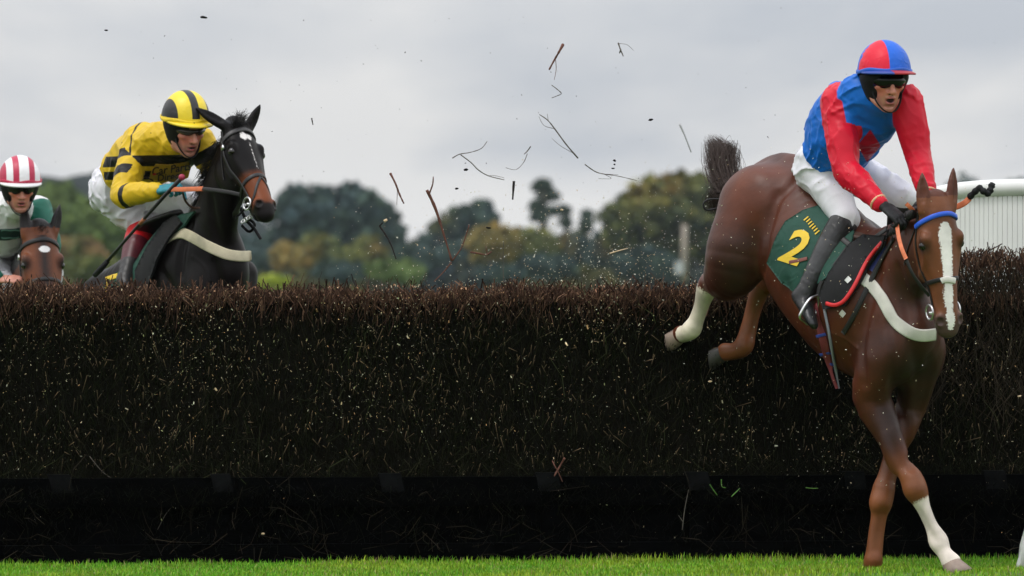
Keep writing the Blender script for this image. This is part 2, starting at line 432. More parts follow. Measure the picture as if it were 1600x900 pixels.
def drape(bvh, poly, off, thick, res=3.0, soft=4, flare=0.0):
    """a cloth of real thickness laid over a body, its outline as in the photograph"""
    bm = bmesh.new(); vs_ = [bm.verts.new((x, y, 0)) for x, y in smooth_closed(poly)]
    bm.faces.new(vs_); bmesh.ops.triangulate(bm, faces=bm.faces[:])
    xs = [v.co.x for v in bm.verts]; ys = [v.co.y for v in bm.verts]
    for ax_, (a, b) in enumerate(((min(xs), max(xs)), (min(ys), max(ys)))):
        k = a + res
        while k < b:
            no = (1, 0, 0) if ax_ == 0 else (0, 1, 0); co = (k, 0, 0) if ax_ == 0 else (0, k, 0)
            bmesh.ops.bisect_plane(bm, geom=bm.verts[:] + bm.edges[:] + bm.faces[:], plane_co=co, plane_no=no); k += res
    bmesh.ops.triangulate(bm, faces=bm.faces[:]); bmesh.ops.remove_doubles(bm, verts=bm.verts[:], dist=0.01)
    bm.verts.ensure_lookup_table(); bm.verts.index_update()
    n = len(bm.verts); P = np.zeros((n, 3)); Nn = np.zeros((n, 3)); ok = np.zeros(n, bool)
    pix = np.array([[v.co.x, v.co.y] for v in bm.verts])
    for i in range(n):
        p, nn = hit(bvh, *pix[i])
        if p is not None: P[i] = p; Nn[i] = nn; ok[i] = True
    good = np.where(ok)[0]
    for i in np.where(~ok)[0]:
        j = good[np.argmin(((pix[good] - pix[i]) ** 2).sum(1))]; P[i] = W(*pix[i], P[j][1] + .01); Nn[i] = Nn[j]
    E = np.array([[e.verts[0].index, e.verts[1].index] for e in bm.edges]); F = np.array([[v.index for v in f.verts] for f in bm.faces])
    for _ in range(soft):
        for A in (P, Nn):
            s = np.zeros_like(A); c = np.zeros(n)
            np.add.at(s, E[:, 0], A[E[:, 1]]); np.add.at(s, E[:, 1], A[E[:, 0]]); np.add.at(c, E[:, 0], 1); np.add.at(c, E[:, 1], 1)
            A += 0.5 * (s / c[:, None] - A) if A is Nn else 0
    Nn /= np.linalg.norm(Nn, axis=1, keepdims=True)
    cnt = {}
    for f in F:
        for a, b in ((0, 1), (1, 2), (2, 0)): cnt[(f[a], f[b])] = 1
    rim = [(a, b) for (a, b) in cnt if (b, a) not in cnt]
    bm.free()
    wob = off + flare * sines(P.astype(np.float32), 5, 4, 15, 40)
    top = P + Nn * (wob[:, None] + thick); bot = P + Nn * (wob[:, None] - 0.004)
    nf = np.cross(top[F[:, 1]] - top[F[:, 0]], top[F[:, 2]] - top[F[:, 0]]).sum(0)
    T = [F, F[:, ::-1] + n]; S = np.array([[a, b, b + n, a + n] for a, b in rim])
    return np.concatenate([top, bot]), [np.concatenate(T), S], pix
def smooth_closed(poly, n=4):
    poly = [tuple(p) for p in poly]
    return poly

def surf_path(bvh, pix, n=4, lift=0.0):
    out = []
    for x, y in smooth_path(pix, n):
        p, nn = hit(bvh, x, y)
        if p is not None: out.append(p + nn * lift)
    return out
def groove(bvh, pix, r=.012, k=.045, lift=.006):
    q = surf_path(bvh, pix, 4, lift); n = len(q)
    return Chain([(p, r * (.35 + .65 * math.sin(math.pi * (i + .6) / (n + .2)))) for i, p in enumerate(q)], None, k, 1, True)
def vein(bvh, pix, r=.0045, k=.008):
    q = surf_path(bvh, pix, 4, -.0012); return Chain([(p, r) for p in q], None, k, 1)
# ------------------------------------------------------------------ ground, grass, fence, wing, trees
FYAW = 0.128
def fence_y(x): return 29.6 + FYAW * np.asarray(x)
FE = nrm(V(1, FYAW, 0)); FN = V(-FE[1], FE[0], 0)      # along the fence, and through it (away from the camera)
FAX = np.stack([FE, FN, V(0, 0, 1)])
M_ground = mat('turf_soil', (0.06, 0.13, 0.016), 0.9, 0.35, 0.6, 0.01, 40)
def grid_plane(name, x0, x1, y0, y1, m, z=0.0):
    v = [[x0, y0, z], [x1, y0, z], [x1, y1, z], [x0, y1, z]]
    return link(name, mesh_np(name, v, np.array([[0, 1, 2, 3]]), False, None, m), kind='structure')
tag(grid_plane('ground', -3000, 3000, -200, 4000, M_ground), 'flat turf of the racecourse running to the horizon', 'ground')

# turf: blades
M_grass = mat('grass_blade', (0.1, 0.2, 0.02), 0.55, 0.2, 3.0, tint=True, spec=0.3)
def grass(n, x0, x1, f0, f1, hlo, hhi):
    x = rng.uniform(x0, x1, n); y = fence_y(x) + rng.uniform(f0, f1, n)
    P = np.stack([x, y, np.zeros(n)], 1)
    patch = sines(np.c_[x, y, 0 * x].astype(np.float32), 3, 5, 1.2, 6.0)
    hh = rng.uniform(hlo, hhi, n) * (1 + 0.4 * patch); az = rng.uniform(0, 6.28, n); ln = rng.uniform(0.0, 0.55, n)
    d = np.stack([np.cos(az), np.sin(az), 0 * az], 1); w = np.stack([-np.sin(az), np.cos(az), 0 * az], 1) * rng.uniform(0.0014, 0.0028, n)[:, None]
    up = V(0, 0, 1)
    mid = P + d * (hh * ln * 0.3)[:, None] + up * (hh * 0.6)[:, None]; tip = P + d * (hh * ln)[:, None] + up * (hh * (1 - 0.3 * ln))[:, None]
    v = np.stack([P - w, P + w, mid + w * .8, mid - w * .8, tip], 1).reshape(-1, 3)
    b = (np.arange(n) * 5)[:, None]
    q = b + np.array([[0, 1, 2, 3]]); t = b + np.array([[3, 2, 4]])
    g = rng.uniform(0, 1, n)[:, None]; yel = np.clip(0.28 + 0.5 * patch + rng.normal(0, 0.25, n), 0, 1)[:, None]
    c = (1 - yel) * np.array([[0.10, 0.315, 0.008]]) + yel * np.array([[0.33, 0.40, 0.022]])
    dead = rng.uniform(0, 1, n)[:, None] < 0.07; c = np.where(dead, [[0.3, 0.25, 0.1]], c) * (0.7 + 0.6 * g)
    return v, q, t, np.repeat(c, 5, 0)
gs = [grass(80000, -3.4, 3.6, -1.25, 0.12, 0.013, 0.030), grass(3500, -3.4, 3.6, -0.25, 0.1, 0.03, 0.055), grass(40000, -6, 6, -2.6, -1.2, 0.014, 0.03)]
off = np.cumsum([0] + [len(g[0]) for g in gs])
me = mesh_np('grass', np.concatenate([g[0] for g in gs]), [np.concatenate([g[1] + o for g, o in zip(gs, off)]), np.concatenate([g[2] + o for g, o in zip(gs, off)])], True,
             {'tint': np.concatenate([g[3] for g in gs])}, M_grass)
link('grass', me, None, 'short bright green turf along the foot of the birch fence', 'grass', None, 'stuff')

# the birch fence
M_twig = mat('birch_twig', (0.03, 0.025, 0.015), 0.8, 0.3, 9.0, tint=True, spec=0.06)
M_core = mat('packed_birch', (0.006, 0.0055, 0.004), 0.95, 0.4, 30, 0.02, 60, spec=0.02)
M_board = mat('black_painted_timber', (0.0014, 0.0015, 0.0016), 0.95, 0.7, 5.0, 0.004, 30, stretch=(1, 6, 6), spec=0.015)
M_block = mat('weathered_block', (0.0055, 0.0057, 0.006), 0.9, 0.5, 20.0, 0.002, 60, spec=0.03)
fence = thing('birch_fence', (0, 29.6, 0), 'long dark birch steeplechase fence with black timber base standing on the turf', 'fence')
def fp(s, t, z): return V(0, 29.6, 0) + FE * s + FN * t + V(0, 0, z)     # along, through, up
X0, X1 = -4.3, 4.3
mb = MB()
prof = [(0.10, 0.0), (0.14, 0.40), (0.38, 1.36), (0.80, 1.36), (1.10, 0.40), (1.15, 0.0)]
v = [fp(s, t, z) for s in (X0, X1) for t, z in prof]; m = len(prof)
mb.add(v, [[k, (k + 1) % m, m + (k + 1) % m, m + k] for k in range(m)] + [[0, 5, 4, 1], [1, 4, 3, 2], [m, m + 1, m + 4, m + 5], [m + 1, m + 2, m + 3, m + 4]])
mb.build('core', M_core, fence, False)
def front(z): return np.where(z < 0.42, 0.1, 0.14 + (z - 0.42) * 0.255)
def top_of(s): return 1.425 + 0.012 * np.sin(s * 2.1) + 0.010 * np.sin(s * 5.3 + 1) + np.clip((s - 2.02) / 0.35, 0, 1) * 0.20
def twigs(n, zlo, zhi, dlo, dhi, llo, lhi, r, lean, tint, seg=2, curl=0.06, srange=(X0, X1), tmax=None, rt=0.5):
    s = rng.uniform(*srange, n); zt = rng.uniform(zlo, zhi, n)
    if tmax is not None: zt = np.where(rng.uniform(0, 1, n) < 2, tmax(s) + rng.normal(0, 0.022, n) - rng.exponential(0.03, n) + .018 * np.sin(s * 17.0) * np.sin(s * 5.1 + 2), zt)
    t = front(np.minimum(zt, 1.42)) + rng.uniform(dlo, dhi, n); ln = rng.uniform(llo, lhi, n)
    tip = np.stack([s, t, zt], 1)
    d = np.stack([rng.normal(0, lean, n), rng.normal(-0.10, 0.10, n), np.ones(n)], 1); d /= np.linalg.norm(d, axis=1, keepdims=True)
    root = tip - d * ln[:, None]; root[:, 1] = np.maximum(root[:, 1], front(np.clip(root[:, 2], 0, 1.42)) - 0.03)
    pts = [root]
    for k in range(1, seg): pts.append(root + (tip - root) * (k / seg) + rng.normal(0, 1, (n, 3)) * (curl * ln)[:, None] * [[1, .6, .3]])
    pts.append(tip)
    out = []; rr = rng.uniform(r[0], r[1], n); c = tint(n, zt, s)
    for k in range(seg):
        f0, f1 = 1 - (1 - rt) * k / seg, 1 - (1 - rt) * (k + 1) / seg
        a, b = pts[k], pts[k + 1]
        wa = V(0, 29.6, 0) + a[:, :1] * FE + a[:, 1:2] * FN + a[:, 2:] * V(0, 0, 1); wb = V(0, 29.6, 0) + b[:, :1] * FE + b[:, 1:2] * FN + b[:, 2:] * V(0, 0, 1)
        vv, q, t3 = prisms(wa, wb, rr * f0, rr * f1)
        out.append((vv, q, t3 if k == seg - 1 else t3[:0], np.repeat(c, 6, 0)))
    return out
def collect(lst, name, m, parent, kind='stuff', label=None):
    off = np.cumsum([0] + [len(a[0]) for a in lst])
    fs = [np.concatenate([a[1] + o for a, o in zip(lst, off)])]
    tt = [a[2] + o for a, o in zip(lst, off) if a[2] is not None and len(a[2])]
    if tt: fs.append(np.concatenate(tt))
    return part(name, np.concatenate([a[0] for a in lst]), fs, m, parent, False, {'tint': np.concatenate([a[3] for a in lst])}, label, kind)
def t_front(n, z, s):
    g = rng.uniform(0, 1, (n, 1)); k = rng.uniform(0.25, 1.1, (n, 1)) ** 1.7
    return ((1 - g) * [[0.021, 0.019, 0.010]] + g * [[0.018, 0.023, 0.008]]) * k * (.45 + 1.3 * (rng.uniform(0, 1, (n, 1)) < .12))
def t_top(n, z, s):
    k = rng.uniform(0.3, 1.35, (n, 1)); g = rng.uniform(0, 1, (n, 1)) ** 2
    return ((1 - g) * [[0.046, 0.024, 0.017]] + g * [[0.19, 0.11, 0.07]]) * k
def t_end(n, z, s):
    k = rng.uniform(0.3, 1.2, (n, 1)); g = rng.uniform(0, 1, (n, 1))
    return ((1 - g) * [[0.034, 0.024, 0.016]] + g * [[0.055, 0.045, 0.03]]) * k
L1 = twigs(17000, 0.44, 1.40, -0.045, 0.03, 0.12, 0.42, (0.0011, 0.0026), 0.13, t_front)
L1 += twigs(3000, 0.44, 1.40, -0.075, -0.02, 0.10, 0.4, (0.0010, 0.0018), 0.5, lambda n, z, s: t_front(n, z, s) * 2.2, 3, 0.10)
def stubs(n, zlo, zhi, lng, r, tint, dlo=-.07, dhi=0.0, down=.25):
    """cut ends of the packed birch, poking out of the face at all angles"""
    s = rng.uniform(X0, X1, n); z = rng.uniform(zlo, zhi, n); dens = sines(np.c_[s, z * 0, z].astype(np.float32), 91, 6, 3.0, 13.0)
    k_ = rng.uniform(-1, 1, n) < dens + .35; s, z, dens = s[k_], z[k_], dens[k_]; n = len(s)
    tip = np.stack([s, front(z) + rng.uniform(dlo, dhi, n), z], 1); d = np.stack([rng.normal(0, .42, n), -rng.uniform(.1, .8, n), rng.normal(.95, .5, n)], 1); d /= np.linalg.norm(d, axis=1, keepdims=True)
    ln = rng.uniform(*lng, n)[:, None]; root = tip - d * ln; mid = (tip + root) / 2 + rng.normal(0, 1, (n, 3)) * ln * .08; rr = rng.uniform(*r, n); c = tint(n, z, s) * np.clip(1 + .5 * dens[:, None], .5, 1.6); out = []
    for a, b, f0, f1, e in ((root, mid, 1, .9, 0), (mid, tip, .9, .75, 1)):
        wa = V(0, 29.6, 0) + a[:, :1] * FE + a[:, 1:2] * FN + a[:, 2:] * V(0, 0, 1); wb = V(0, 29.6, 0) + b[:, :1] * FE + b[:, 1:2] * FN + b[:, 2:] * V(0, 0, 1)
        vv, q, t3 = prisms(wa, wb, rr * f0, rr * f1); cc = np.repeat(c, 6, 0)
        if e: lit = np.repeat(rng.uniform(0, 1, n) < .16, 3); m6 = np.zeros((n, 6), bool); m6[:, 3:] = lit.reshape(n, 3); cc = np.where(m6.reshape(-1, 1), [[.24, .17, .10]], cc)
        out.append((vv, q, t3 if e else t3[:0], cc))
    return out
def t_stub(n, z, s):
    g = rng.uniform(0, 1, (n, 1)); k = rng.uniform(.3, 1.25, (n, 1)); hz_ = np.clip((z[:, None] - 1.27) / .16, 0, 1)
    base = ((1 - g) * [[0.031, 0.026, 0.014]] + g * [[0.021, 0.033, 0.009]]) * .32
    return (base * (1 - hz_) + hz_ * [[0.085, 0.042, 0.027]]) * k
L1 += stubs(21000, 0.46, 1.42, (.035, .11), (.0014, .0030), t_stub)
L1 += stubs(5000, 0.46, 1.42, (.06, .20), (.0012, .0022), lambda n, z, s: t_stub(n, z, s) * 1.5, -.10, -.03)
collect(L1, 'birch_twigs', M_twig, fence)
L2 = twigs(13000, 1.35, 1.45, -0.04, 0.42, 0.03, 0.085, (0.0018, 0.0046), 0.55, t_top, 2, 0.05, tmax=top_of, rt=0.85)
L2 += twigs(4800, 1.36, 1.43, -0.05, 0.03, 0.03, 0.07, (0.0016, 0.0040), 0.60, t_top, 2, 0.08, rt=0.8)
L2 += twigs(420, 1.44, 1.485, -.02, 0.4, 0.06, 0.12, (0.0026, 0.0050), 0.35, lambda n, z, s: t_top(n, z, s) * .7, 2, 0.05, rt=.85)
L2 += twigs(1300, 1.28, 1.40, -0.06, 0.0, 0.04, 0.12, (0.0014, 0.0030), 0.40, lambda n, z, s: t_top(n, z, s) * np.clip((z[:, None] - 1.20) / .25, .1, .8), 2, 0.08, rt=0.8)
L2 += twigs(260, 1.44, 1.52, 0.0, 0.4, 0.12, 0.28, (0.0015, 0.0035), 0.40, t_top, 3, 0.06)
collect(L2, 'cut_birch_tops', M_twig, fence)
L1b = twigs(2200, 0.10, 0.42, -0.14, -0.10, 0.06, 0.2, (0.0012, 0.0024), 0.7, lambda n, z, s: t_front(n, z, s) * .55, 3, 0.12)
L1b += twigs(3200, 0.33, 0.47, -0.17, -0.13, 0.04, 0.16, (0.0012, 0.0026), 0.9, lambda n, z, s: t_front(n, z, s) * .7, 3, 0.12)
L1b += twigs(3600, 0.38, 0.58, -0.16, -0.05, 0.08, 0.26, (0.0012, 0.0026), 0.8, lambda n, z, s: t_front(n, z, s) * 1.3, 3, 0.12)
collect(L1b, 'overhanging_twigs', M_twig, fence)
L3 = twigs(2600, 1.2, 1.68, -0.07, 0.45, 0.25, 0.6, (0.0018, 0.0042), 0.22, t_end, 3, 0.05, (2.02, X1), tmax=lambda s: top_of(s) - np.abs(rng.normal(0, 0.09, len(s))))
L3 += twigs(2400, 0.9, 1.55, -0.09, 0.0, 0.25, 0.55, (0.0013, 0.0030), 0.42, t_end, 3, 0.09, (2.0, X1))
collect(L3, 'uncut_birch_end', M_twig, fence, label='taller loose uncut birch end of the fence')
# cut ends, buds and chips that catch the light on the face
M_chip = mat('pale_chip', (0.3, 0.22, 0.12), 0.7, 0.3, 40, tint=True, spec=0.2)
def chips(n, zlo, zhi, dlo, dhi, size, cols):
    s = rng.uniform(X0, X1, n); z = zlo + (zhi - zlo) * rng.uniform(0, 1, n) ** 0.7; kp = rng.uniform(-1, 1, n) < 1.7 * sines(np.c_[s, z * 0, z].astype(np.float32), 93, 6, 2.0, 10.0) + .1; s, z = s[kp], z[kp]; n = len(s); t = front(z) + rng.uniform(dlo, dhi, n)
    c = V(0, 29.6, 0) + s[:, None] * FE + t[:, None] * FN + z[:, None] * V(0, 0, 1)
    sz = rng.exponential(1, n) * (size[1] - size[0]) * 0.45 + size[0]; sz = np.minimum(sz, size[1] * 1.6)
    a = rng.normal(0, 1, (n, 3)); a /= np.linalg.norm(a, axis=1, keepdims=True); a[:, 2] *= 2; a /= np.linalg.norm(a, axis=1, keepdims=True)
    vv, q, t3 = prisms(c - a * sz[:, None] * rng.uniform(.5, 1.3, (n, 1)), c + a * sz[:, None], sz * 0.5, sz * 0.4, 3)
    cc = np.minimum(np.asarray(cols)[rng.integers(0, len(cols), n)] * rng.uniform(0.3, 1, (n, 1)) ** 1.3 * 2.7, .8)
    return (vv, q, t3, np.repeat(cc, 6, 0))
tan = [[0.34, 0.26, 0.15], [0.30, 0.27, 0.18], [0.36, 0.22, 0.10], [0.27, 0.27, 0.20], [0.20, 0.21, 0.10]]
L4 = [chips(11500, 0.44, 1.40, -0.10, -0.04, (0.0013, 0.0036), tan), chips(420, 0.44, 1.38, -0.10, -0.06, (0.0035, 0.0075), tan),
      chips(700, 0.06, 0.5, -0.14, -0.11, (0.0012, 0.003), tan), chips(2600, 1.36, 1.45, -0.07, 0.02, (0.0018, 0.0045), [[0.34, 0.19, 0.11], [0.30, 0.15, 0.09], [.32, .25, .17]])]
collect(L4, 'bark_chips', M_chip, fence)
# timber base: two rails, a sill, posts, wooden blocks along the upper rail
for (t, z, hz_, ht) in ((0.035, 0.375, 0.075, 0.035), (0.045, 0.05, 0.055, 0.035)):
    for k in range(3):
        a = X0 + (X1 - X0) * k / 3; b = X0 + (X1 - X0) * (k + 1) / 3
        MB().box(fp((a + b) / 2, t, z), ((b - a) / 2 - 0.003, ht, hz_), FAX).build('rail', M_board, fence, False)
MB().box(fp(0, 0.075, 0.2), (4.3, 0.02, 0.098), FAX).build('backboard', M_board, fence, False)
for px in (97, 345, 610, 860, 1097, 1345, 1570, -150):
    s = (px - 800) * 29.6 / FPX
    MB().box(fp(s, 0.052, 0.2), (0.045, 0.022, 0.098), FAX).build('post', M_board, fence, False)
    b = MB(); c = fp(s, 0.005, 0.42); sk = 0.035
    vv = []
    for zz in (-0.045, 0.05):
        for tt in (-0.012, 0.05):
            for ss in (-0.045 - .02 * ((px * 7) % 3) / 2, 0.05 + .015 * ((px * 5) % 4) / 3): vv.append(c + FE * (ss - zz * (.2 + .3 * ((px * 3) % 5) / 4)) + FN * tt + V(0, 0, zz))
    b.add(vv, [[0, 1, 3, 2], [4, 6, 7, 5], [0, 4, 5, 1], [2, 3, 7, 6], [0, 2, 6, 4], [1, 5, 7, 3]]); b.build('block', M_block, fence, False)
# litter of broken birch lying against the base
L5 = []
n = 330; s = rng.uniform(X0, X1, n); z = np.abs(rng.normal(0, 0.16, n)) + 0.03; t = rng.uniform(-0.16, 0.0, n)
c = V(0, 29.6, 0) + s[:, None] * FE + t[:, None] * FN + z[:, None] * V(0, 0, 1); a = rng.normal(0, 1, (n, 3)) * [[1, .2, .8]]; a /= np.linalg.norm(a, axis=1, keepdims=True); ln = rng.uniform(0.02, 0.11, n)
bnd = c + a * ln[:, None] + rng.normal(0, .012, (n, 3)); end = bnd + (a + rng.normal(0, .35, (n, 3))) * ln[:, None]
for p, q_ in ((c, bnd), (bnd, end)):
    vv, q, t3 = prisms(p, q_, 0.0013, 0.0010); L5.append((vv, q, t3, np.repeat(t_end(n, None, None) * .9, 6, 0)))
collect(L5, 'broken_twigs', M_twig, fence)

# white wing behind the far end of the fence: round top rail and upright boards
M_white = mat('white_plastic', (0.74, 0.74, 0.72), 0.45, 0.06, 3.0, 0.0, 40, spec=0.4)
M_moss = mat('mossy_edge', (0.30, 0.29, 0.10), 0.85, 0.4, 25.0, 0.002, 60)
wing = thing('fence_wing', W(1560, 440, 31.6) * [1, 1, 0], 'white curved fence wing of upright boards under a thick round rail behind the birch', 'fence wing')
wpath = [W(1395, 327, 33.4), W(1440, 312, 33.0), W(1480, 301, 32.6), W(1530, 295, 32.2), W(1580, 293, 31.8), W(1640, 292, 31.4), W(1740, 292, 30.9), W(1860, 294, 30.4)]
wp = smooth_path(wpath, 8)
MB().tube(wp, 0.048, 14).build('top_rail', M_white, wing)
MB().tube(wp + [[0, 0.004, -0.047]], 0.0085, 6).build('moss_seam', M_moss, wing)
seglen = np.r_[0, np.cumsum(np.linalg.norm(np.diff(wp, axis=0), axis=1))]
for s in np.arange(0.05, seglen[-1] - 0.04, 0.0625):
    p = np.array([np.interp(s, seglen, wp[:, i]) for i in range(3)]); p2 = np.array([np.interp(s + .05, seglen, wp[:, i]) for i in range(3)])
    e = nrm((p2 - p) * [1, 1, 0]); nn = V(-e[1], e[0], 0); zt = p[2] - 0.03
    c = (p + p2) / 2 * [1, 1, 0] + V(0, 0, zt / 2 + 0.03)
    MB().box(c, (0.0265, 0.009, zt / 2 - 0.03), np.stack([e, nn, V(0, 0, 1)])).build('board', M_white, wing, False)
for f in (0.25, 0.62, 0.95):
    s = f * seglen[-1]; p = np.array([np.interp(s, seglen, wp[:, i]) for i in range(3)])
    MB().tube([p * [1, 1, 0] + [0, 0.06, 0.0], p + [0, 0.06, -0.03]], 0.035, 10).build('post', M_white, wing)
# a white post leaning at the near corner, only its foot in the picture
post = thing('rail_post', W(1606, 893, 28.95) * [1, 1, 0], 'white splayed plastic rail post standing in the grass at the fence end', 'post')
b = W(1600, 893, 28.95) * [1, 1, 0]
MB().tube([b + [-0.005, 0, -0.03], b + [0.012, 0, 0.12], b + [0.045, 0, 0.24], b + [0.12, 0.02, 0.42], b + [0.24, 0.04, 0.62], b + [0.40, 0.07, 0.85], b + [0.5, .09, 1.1]], [0.034, 0.034, 0.033, 0.032, 0.032, 0.032, 0.032], 12).build('leg', M_white, post)
MB().box(b + [-0.028, -0.012, 0.03], (0.010, 0.012, 0.06), [nrm(V(1, 0, -.3)), V(0, 1, 0), nrm(V(.3, 0, 1))]).build('foot_stake', M_white, post, False)
b2 = b + [0.5, 0.09, 1.1]
MB().tube([b2 + [0, 0, 0.0], b2 + [0.9, 0.1, 0.03]], 0.045, 12).build('rail', M_white, post)

# distant trees
M_leaf = mat('far_foliage', (0.06, 0.08, 0.03), 0.8, 0.15, 0.4, tint=True, spec=0.1)
M_trunk = mat('far_trunk', (0.10, 0.08, 0.06), 0.9, 0.3, 2.0)
PAL = {'dark': ([0.016, 0.028, 0.030], [0.034, 0.052, 0.034]), 'olive': ([0.036, 0.048, 0.020], [0.115, 0.110, 0.026]), 'green': ([0.040, 0.062, 0.020], [0.085, 0.115, 0.034]),
       'autumn': ([0.050, 0.052, 0.020], [0.19, 0.125, 0.030]), 'pine': ([0.016, 0.028, 0.022], [0.034, 0.046, 0.028]), 'bright': ([0.10, 0.13, 0.018], [0.22, 0.24, 0.03]),
       'rust': ([0.07, 0.05, 0.022], [0.15, 0.085, 0.035])}
def tree(name, label, Y, blobs, trunk=None, pal='dark', leaves=1500, size=0.55, group='trees along the far side of the course', seed=1, mixes=()):
    """blobs: (px, py, rx, ry) in photograph pixels, at distance Y; trunk: (px, top py) or None"""
    r = np.random.default_rng(seed); k = Y / FPX; leaves = int(leaves * 2.0); size *= .68
    cx_ = np.mean([b[0] for b in blobs]); base = W(cx_, HOR, Y) * [1, 1, 0]
    root = thing(name, base, label, 'tree', group)
    C = np.array([W(b[0], b[1], Y + r.uniform(-2, 2)) for b in blobs]); R = np.array([[b[2] * k, (b[2] + b[3]) * 0.45 * k, b[3] * k] for b in blobs])
    # secondary clumps give an uneven outline
    cc, rr, cp = [], [], []
    for c, s, b in zip(C, R, blobs):
        m = max(10, int(s[0] * s[2] * 3.5))
        d = r.normal(0, 1, (m, 3)); d /= np.linalg.norm(d, axis=1, keepdims=True)
        cc.append(c + d * s * r.uniform(0.62, 0.96, (m, 1))); rr.append(np.tile(s, (m, 1)) * r.uniform(0.10, 0.26, (m, 1))); cp.append(r.uniform(0, 1, m))
    cc, rr, cp = np.concatenate(cc), np.concatenate(rr), np.concatenate(cp)
    cc = np.concatenate([cc, C]); rr = np.concatenate([rr, R * 0.90]); cp = np.r_[cp, np.full(len(C), 0.4)]
    w = (rr[:, 0] * rr[:, 2]) ** .8; ci = r.choice(len(cc), leaves, p=w / w.sum())
    d = r.normal(0, 1, (leaves, 3)); d /= np.linalg.norm(d, axis=1, keepdims=True)
    P = cc[ci] + d * rr[ci] * (r.uniform(0.6, 1.03, (leaves, 1)))
    P[:, 2] = np.maximum(P[:, 2], 0.2)
    nn = d + r.normal(0, 0.55, (leaves, 3)); nn /= np.linalg.norm(nn, axis=1, keepdims=True)
    u = np.cross(nn, r.normal(0, 1, (leaves, 3))); u /= np.linalg.norm(u, axis=1, keepdims=True); v_ = np.cross(nn, u)
    sz = size * r.uniform(0.6, 1.4, (leaves, 1))
    vv = np.stack([P - u * sz, P + v_ * sz * .6, P + u * sz, P - v_ * sz * .6], 1).reshape(-1, 3)
    f = (np.arange(leaves) * 4)[:, None] + np.arange(4)[None]
    a, b = PAL[pal]; g = np.clip(cp[ci] * 0.8 + r.normal(0, .16, leaves), 0, 1)[:, None]
    col = ((1 - g) * np.array([a]) + g * np.array([b])) * 2.1
    for (mx_, mr_, mp_) in mixes:               # a patch of another colour: (px, py), radius px
        q = W(mx_[0], mx_[1], Y); dd = np.hypot(P[:, 0] - q[0], P[:, 2] - q[2]) / (mr_ * k); mm = (np.clip(1.3 - dd, 0, 1) * r.uniform(0, 1.2, leaves))[:, None]; mm = np.clip(mm, 0, 1)
        col = col * (1 - mm) + mm * np.array([PAL[mp_][1]])
    part('crown', vv, f, M_leaf, root, False, {'tint': np.repeat(col, 4, 0)})
    tb = MB(); tx, ty = trunk if trunk else (cx_, min(b[1] for b in blobs))
    top = W(tx, ty, Y); ft = V(top[0], Y, -0.2); hgt = top[2]
    pts = [ft, ft + [0.1, 0, hgt * .35], ft + [-0.15, 0.1, hgt * .7], top]
    tb.tube(pts, [0.035 * hgt, 0.026 * hgt, 0.018 * hgt, 0.006 * hgt], 7)
    for c in C[:10]:
        s0 = ft + (top - ft) * r.uniform(0.35, 0.7); tb.tube([s0, (s0 + c) / 2 + [0, 0, .3], c], [0.012 * hgt, 0.009 * hgt, 0.004 * hgt], 5)
    tb.build('trunk', M_trunk, root)
    return root
T = tree
T('broad_tree', 'long dark wooded mass with a flat top, nearest the black horse', 640, [(490, 350, 72, 58), (545, 352, 78, 63), (588, 372, 54, 52), (462, 385, 45, 50), (545, 395, 90, 45)], (540, 330), 'dark', 5200, .8, seed=3)
T('round_tree', 'grey green round tree just beyond the sky gap', 660, [(725, 362, 50, 42), (750, 350, 38, 36), (695, 372, 34, 34), (735, 400, 60, 35), (668, 392, 20, 34)], (728, 350), 'dark', 2600, .7, seed=4, mixes=[((690, 345), 26, 'olive')])
T('scots_pine', 'tall dark pine with an open clumpy crown against the sky', 620, [(848, 290, 17, 13), (856, 306, 22, 11), (838, 322, 15, 11), (862, 330, 18, 9), (842, 340, 17, 9), (880, 327, 9, 8)], (850, 300), 'pine', 1300, .42, seed=5)
T('small_pine', 'small dark conifer poking above the low trees', 620, [(917, 338, 11, 13), (916, 352, 14, 14)], (917, 335), 'pine', 350, .4, seed=6)
T('thin_pine', 'thin sparse conifer next to the tall pine', 625, [(886, 329, 9, 7), (884, 347, 12, 12)], (885, 330), 'pine', 240, .4, seed=16)
T('autumn_oak', 'biggest broad oak with a few turning leaves behind the chestnut horse', 560, [(1060, 325, 82, 64), (1020, 335, 66, 52), (1085, 315, 60, 52), (985, 352, 56, 46), (1120, 350, 60, 60), (1050, 370, 85, 55), (1150, 330, 50, 60)], (1070, 330), 'olive', 6200, .7, seed=7, mixes=[((1045, 290), 32, 'autumn'), ((1000, 305), 22, 'autumn'), ((1080, 360), 60, 'dark'), ((1110, 300), 30, 'dark'), ((990, 380), 60, 'dark')])
low = [(395, 395, 45, 42, 'dark', 610, 8), (505, 400, 52, 40, 'olive', 560, 9), (450, 408, 38, 34, 'autumn', 540, 10), (575, 398, 50, 38, 'olive', 575, 11), (640, 405, 42, 36, 'dark', 600, 12), (700, 412, 48, 34, 'dark', 580, 13),
       (770, 388, 45, 44, 'autumn', 560, 14), (825, 385, 48, 40, 'olive', 590, 15), (890, 388, 50, 34, 'dark', 600, 17), (945, 395, 50, 42, 'dark', 570, 18), (1010, 410, 55, 34, 'dark', 530, 19), (860, 418, 60, 26, 'dark', 520, 20),
       (1190, 395, 60, 50, 'dark', 560, 21), (1260, 400, 60, 42, 'dark', 570, 22), (1330, 404, 60, 40, 'dark', 560, 23), (1400, 404, 60, 40, 'dark', 575, 24), (620, 425, 40, 20, 'green', 500, 25), (355, 405, 45, 38, 'dark', 590, 26),
       (540, 425, 50, 18, 'dark', 510, 27), (780, 428, 50, 18, 'dark', 500, 28)]
kinds = {'dark': 'low dark green tree', 'olive': 'low olive green tree', 'autumn': 'low tree tinged yellow and orange', 'green': 'low mid green tree'}
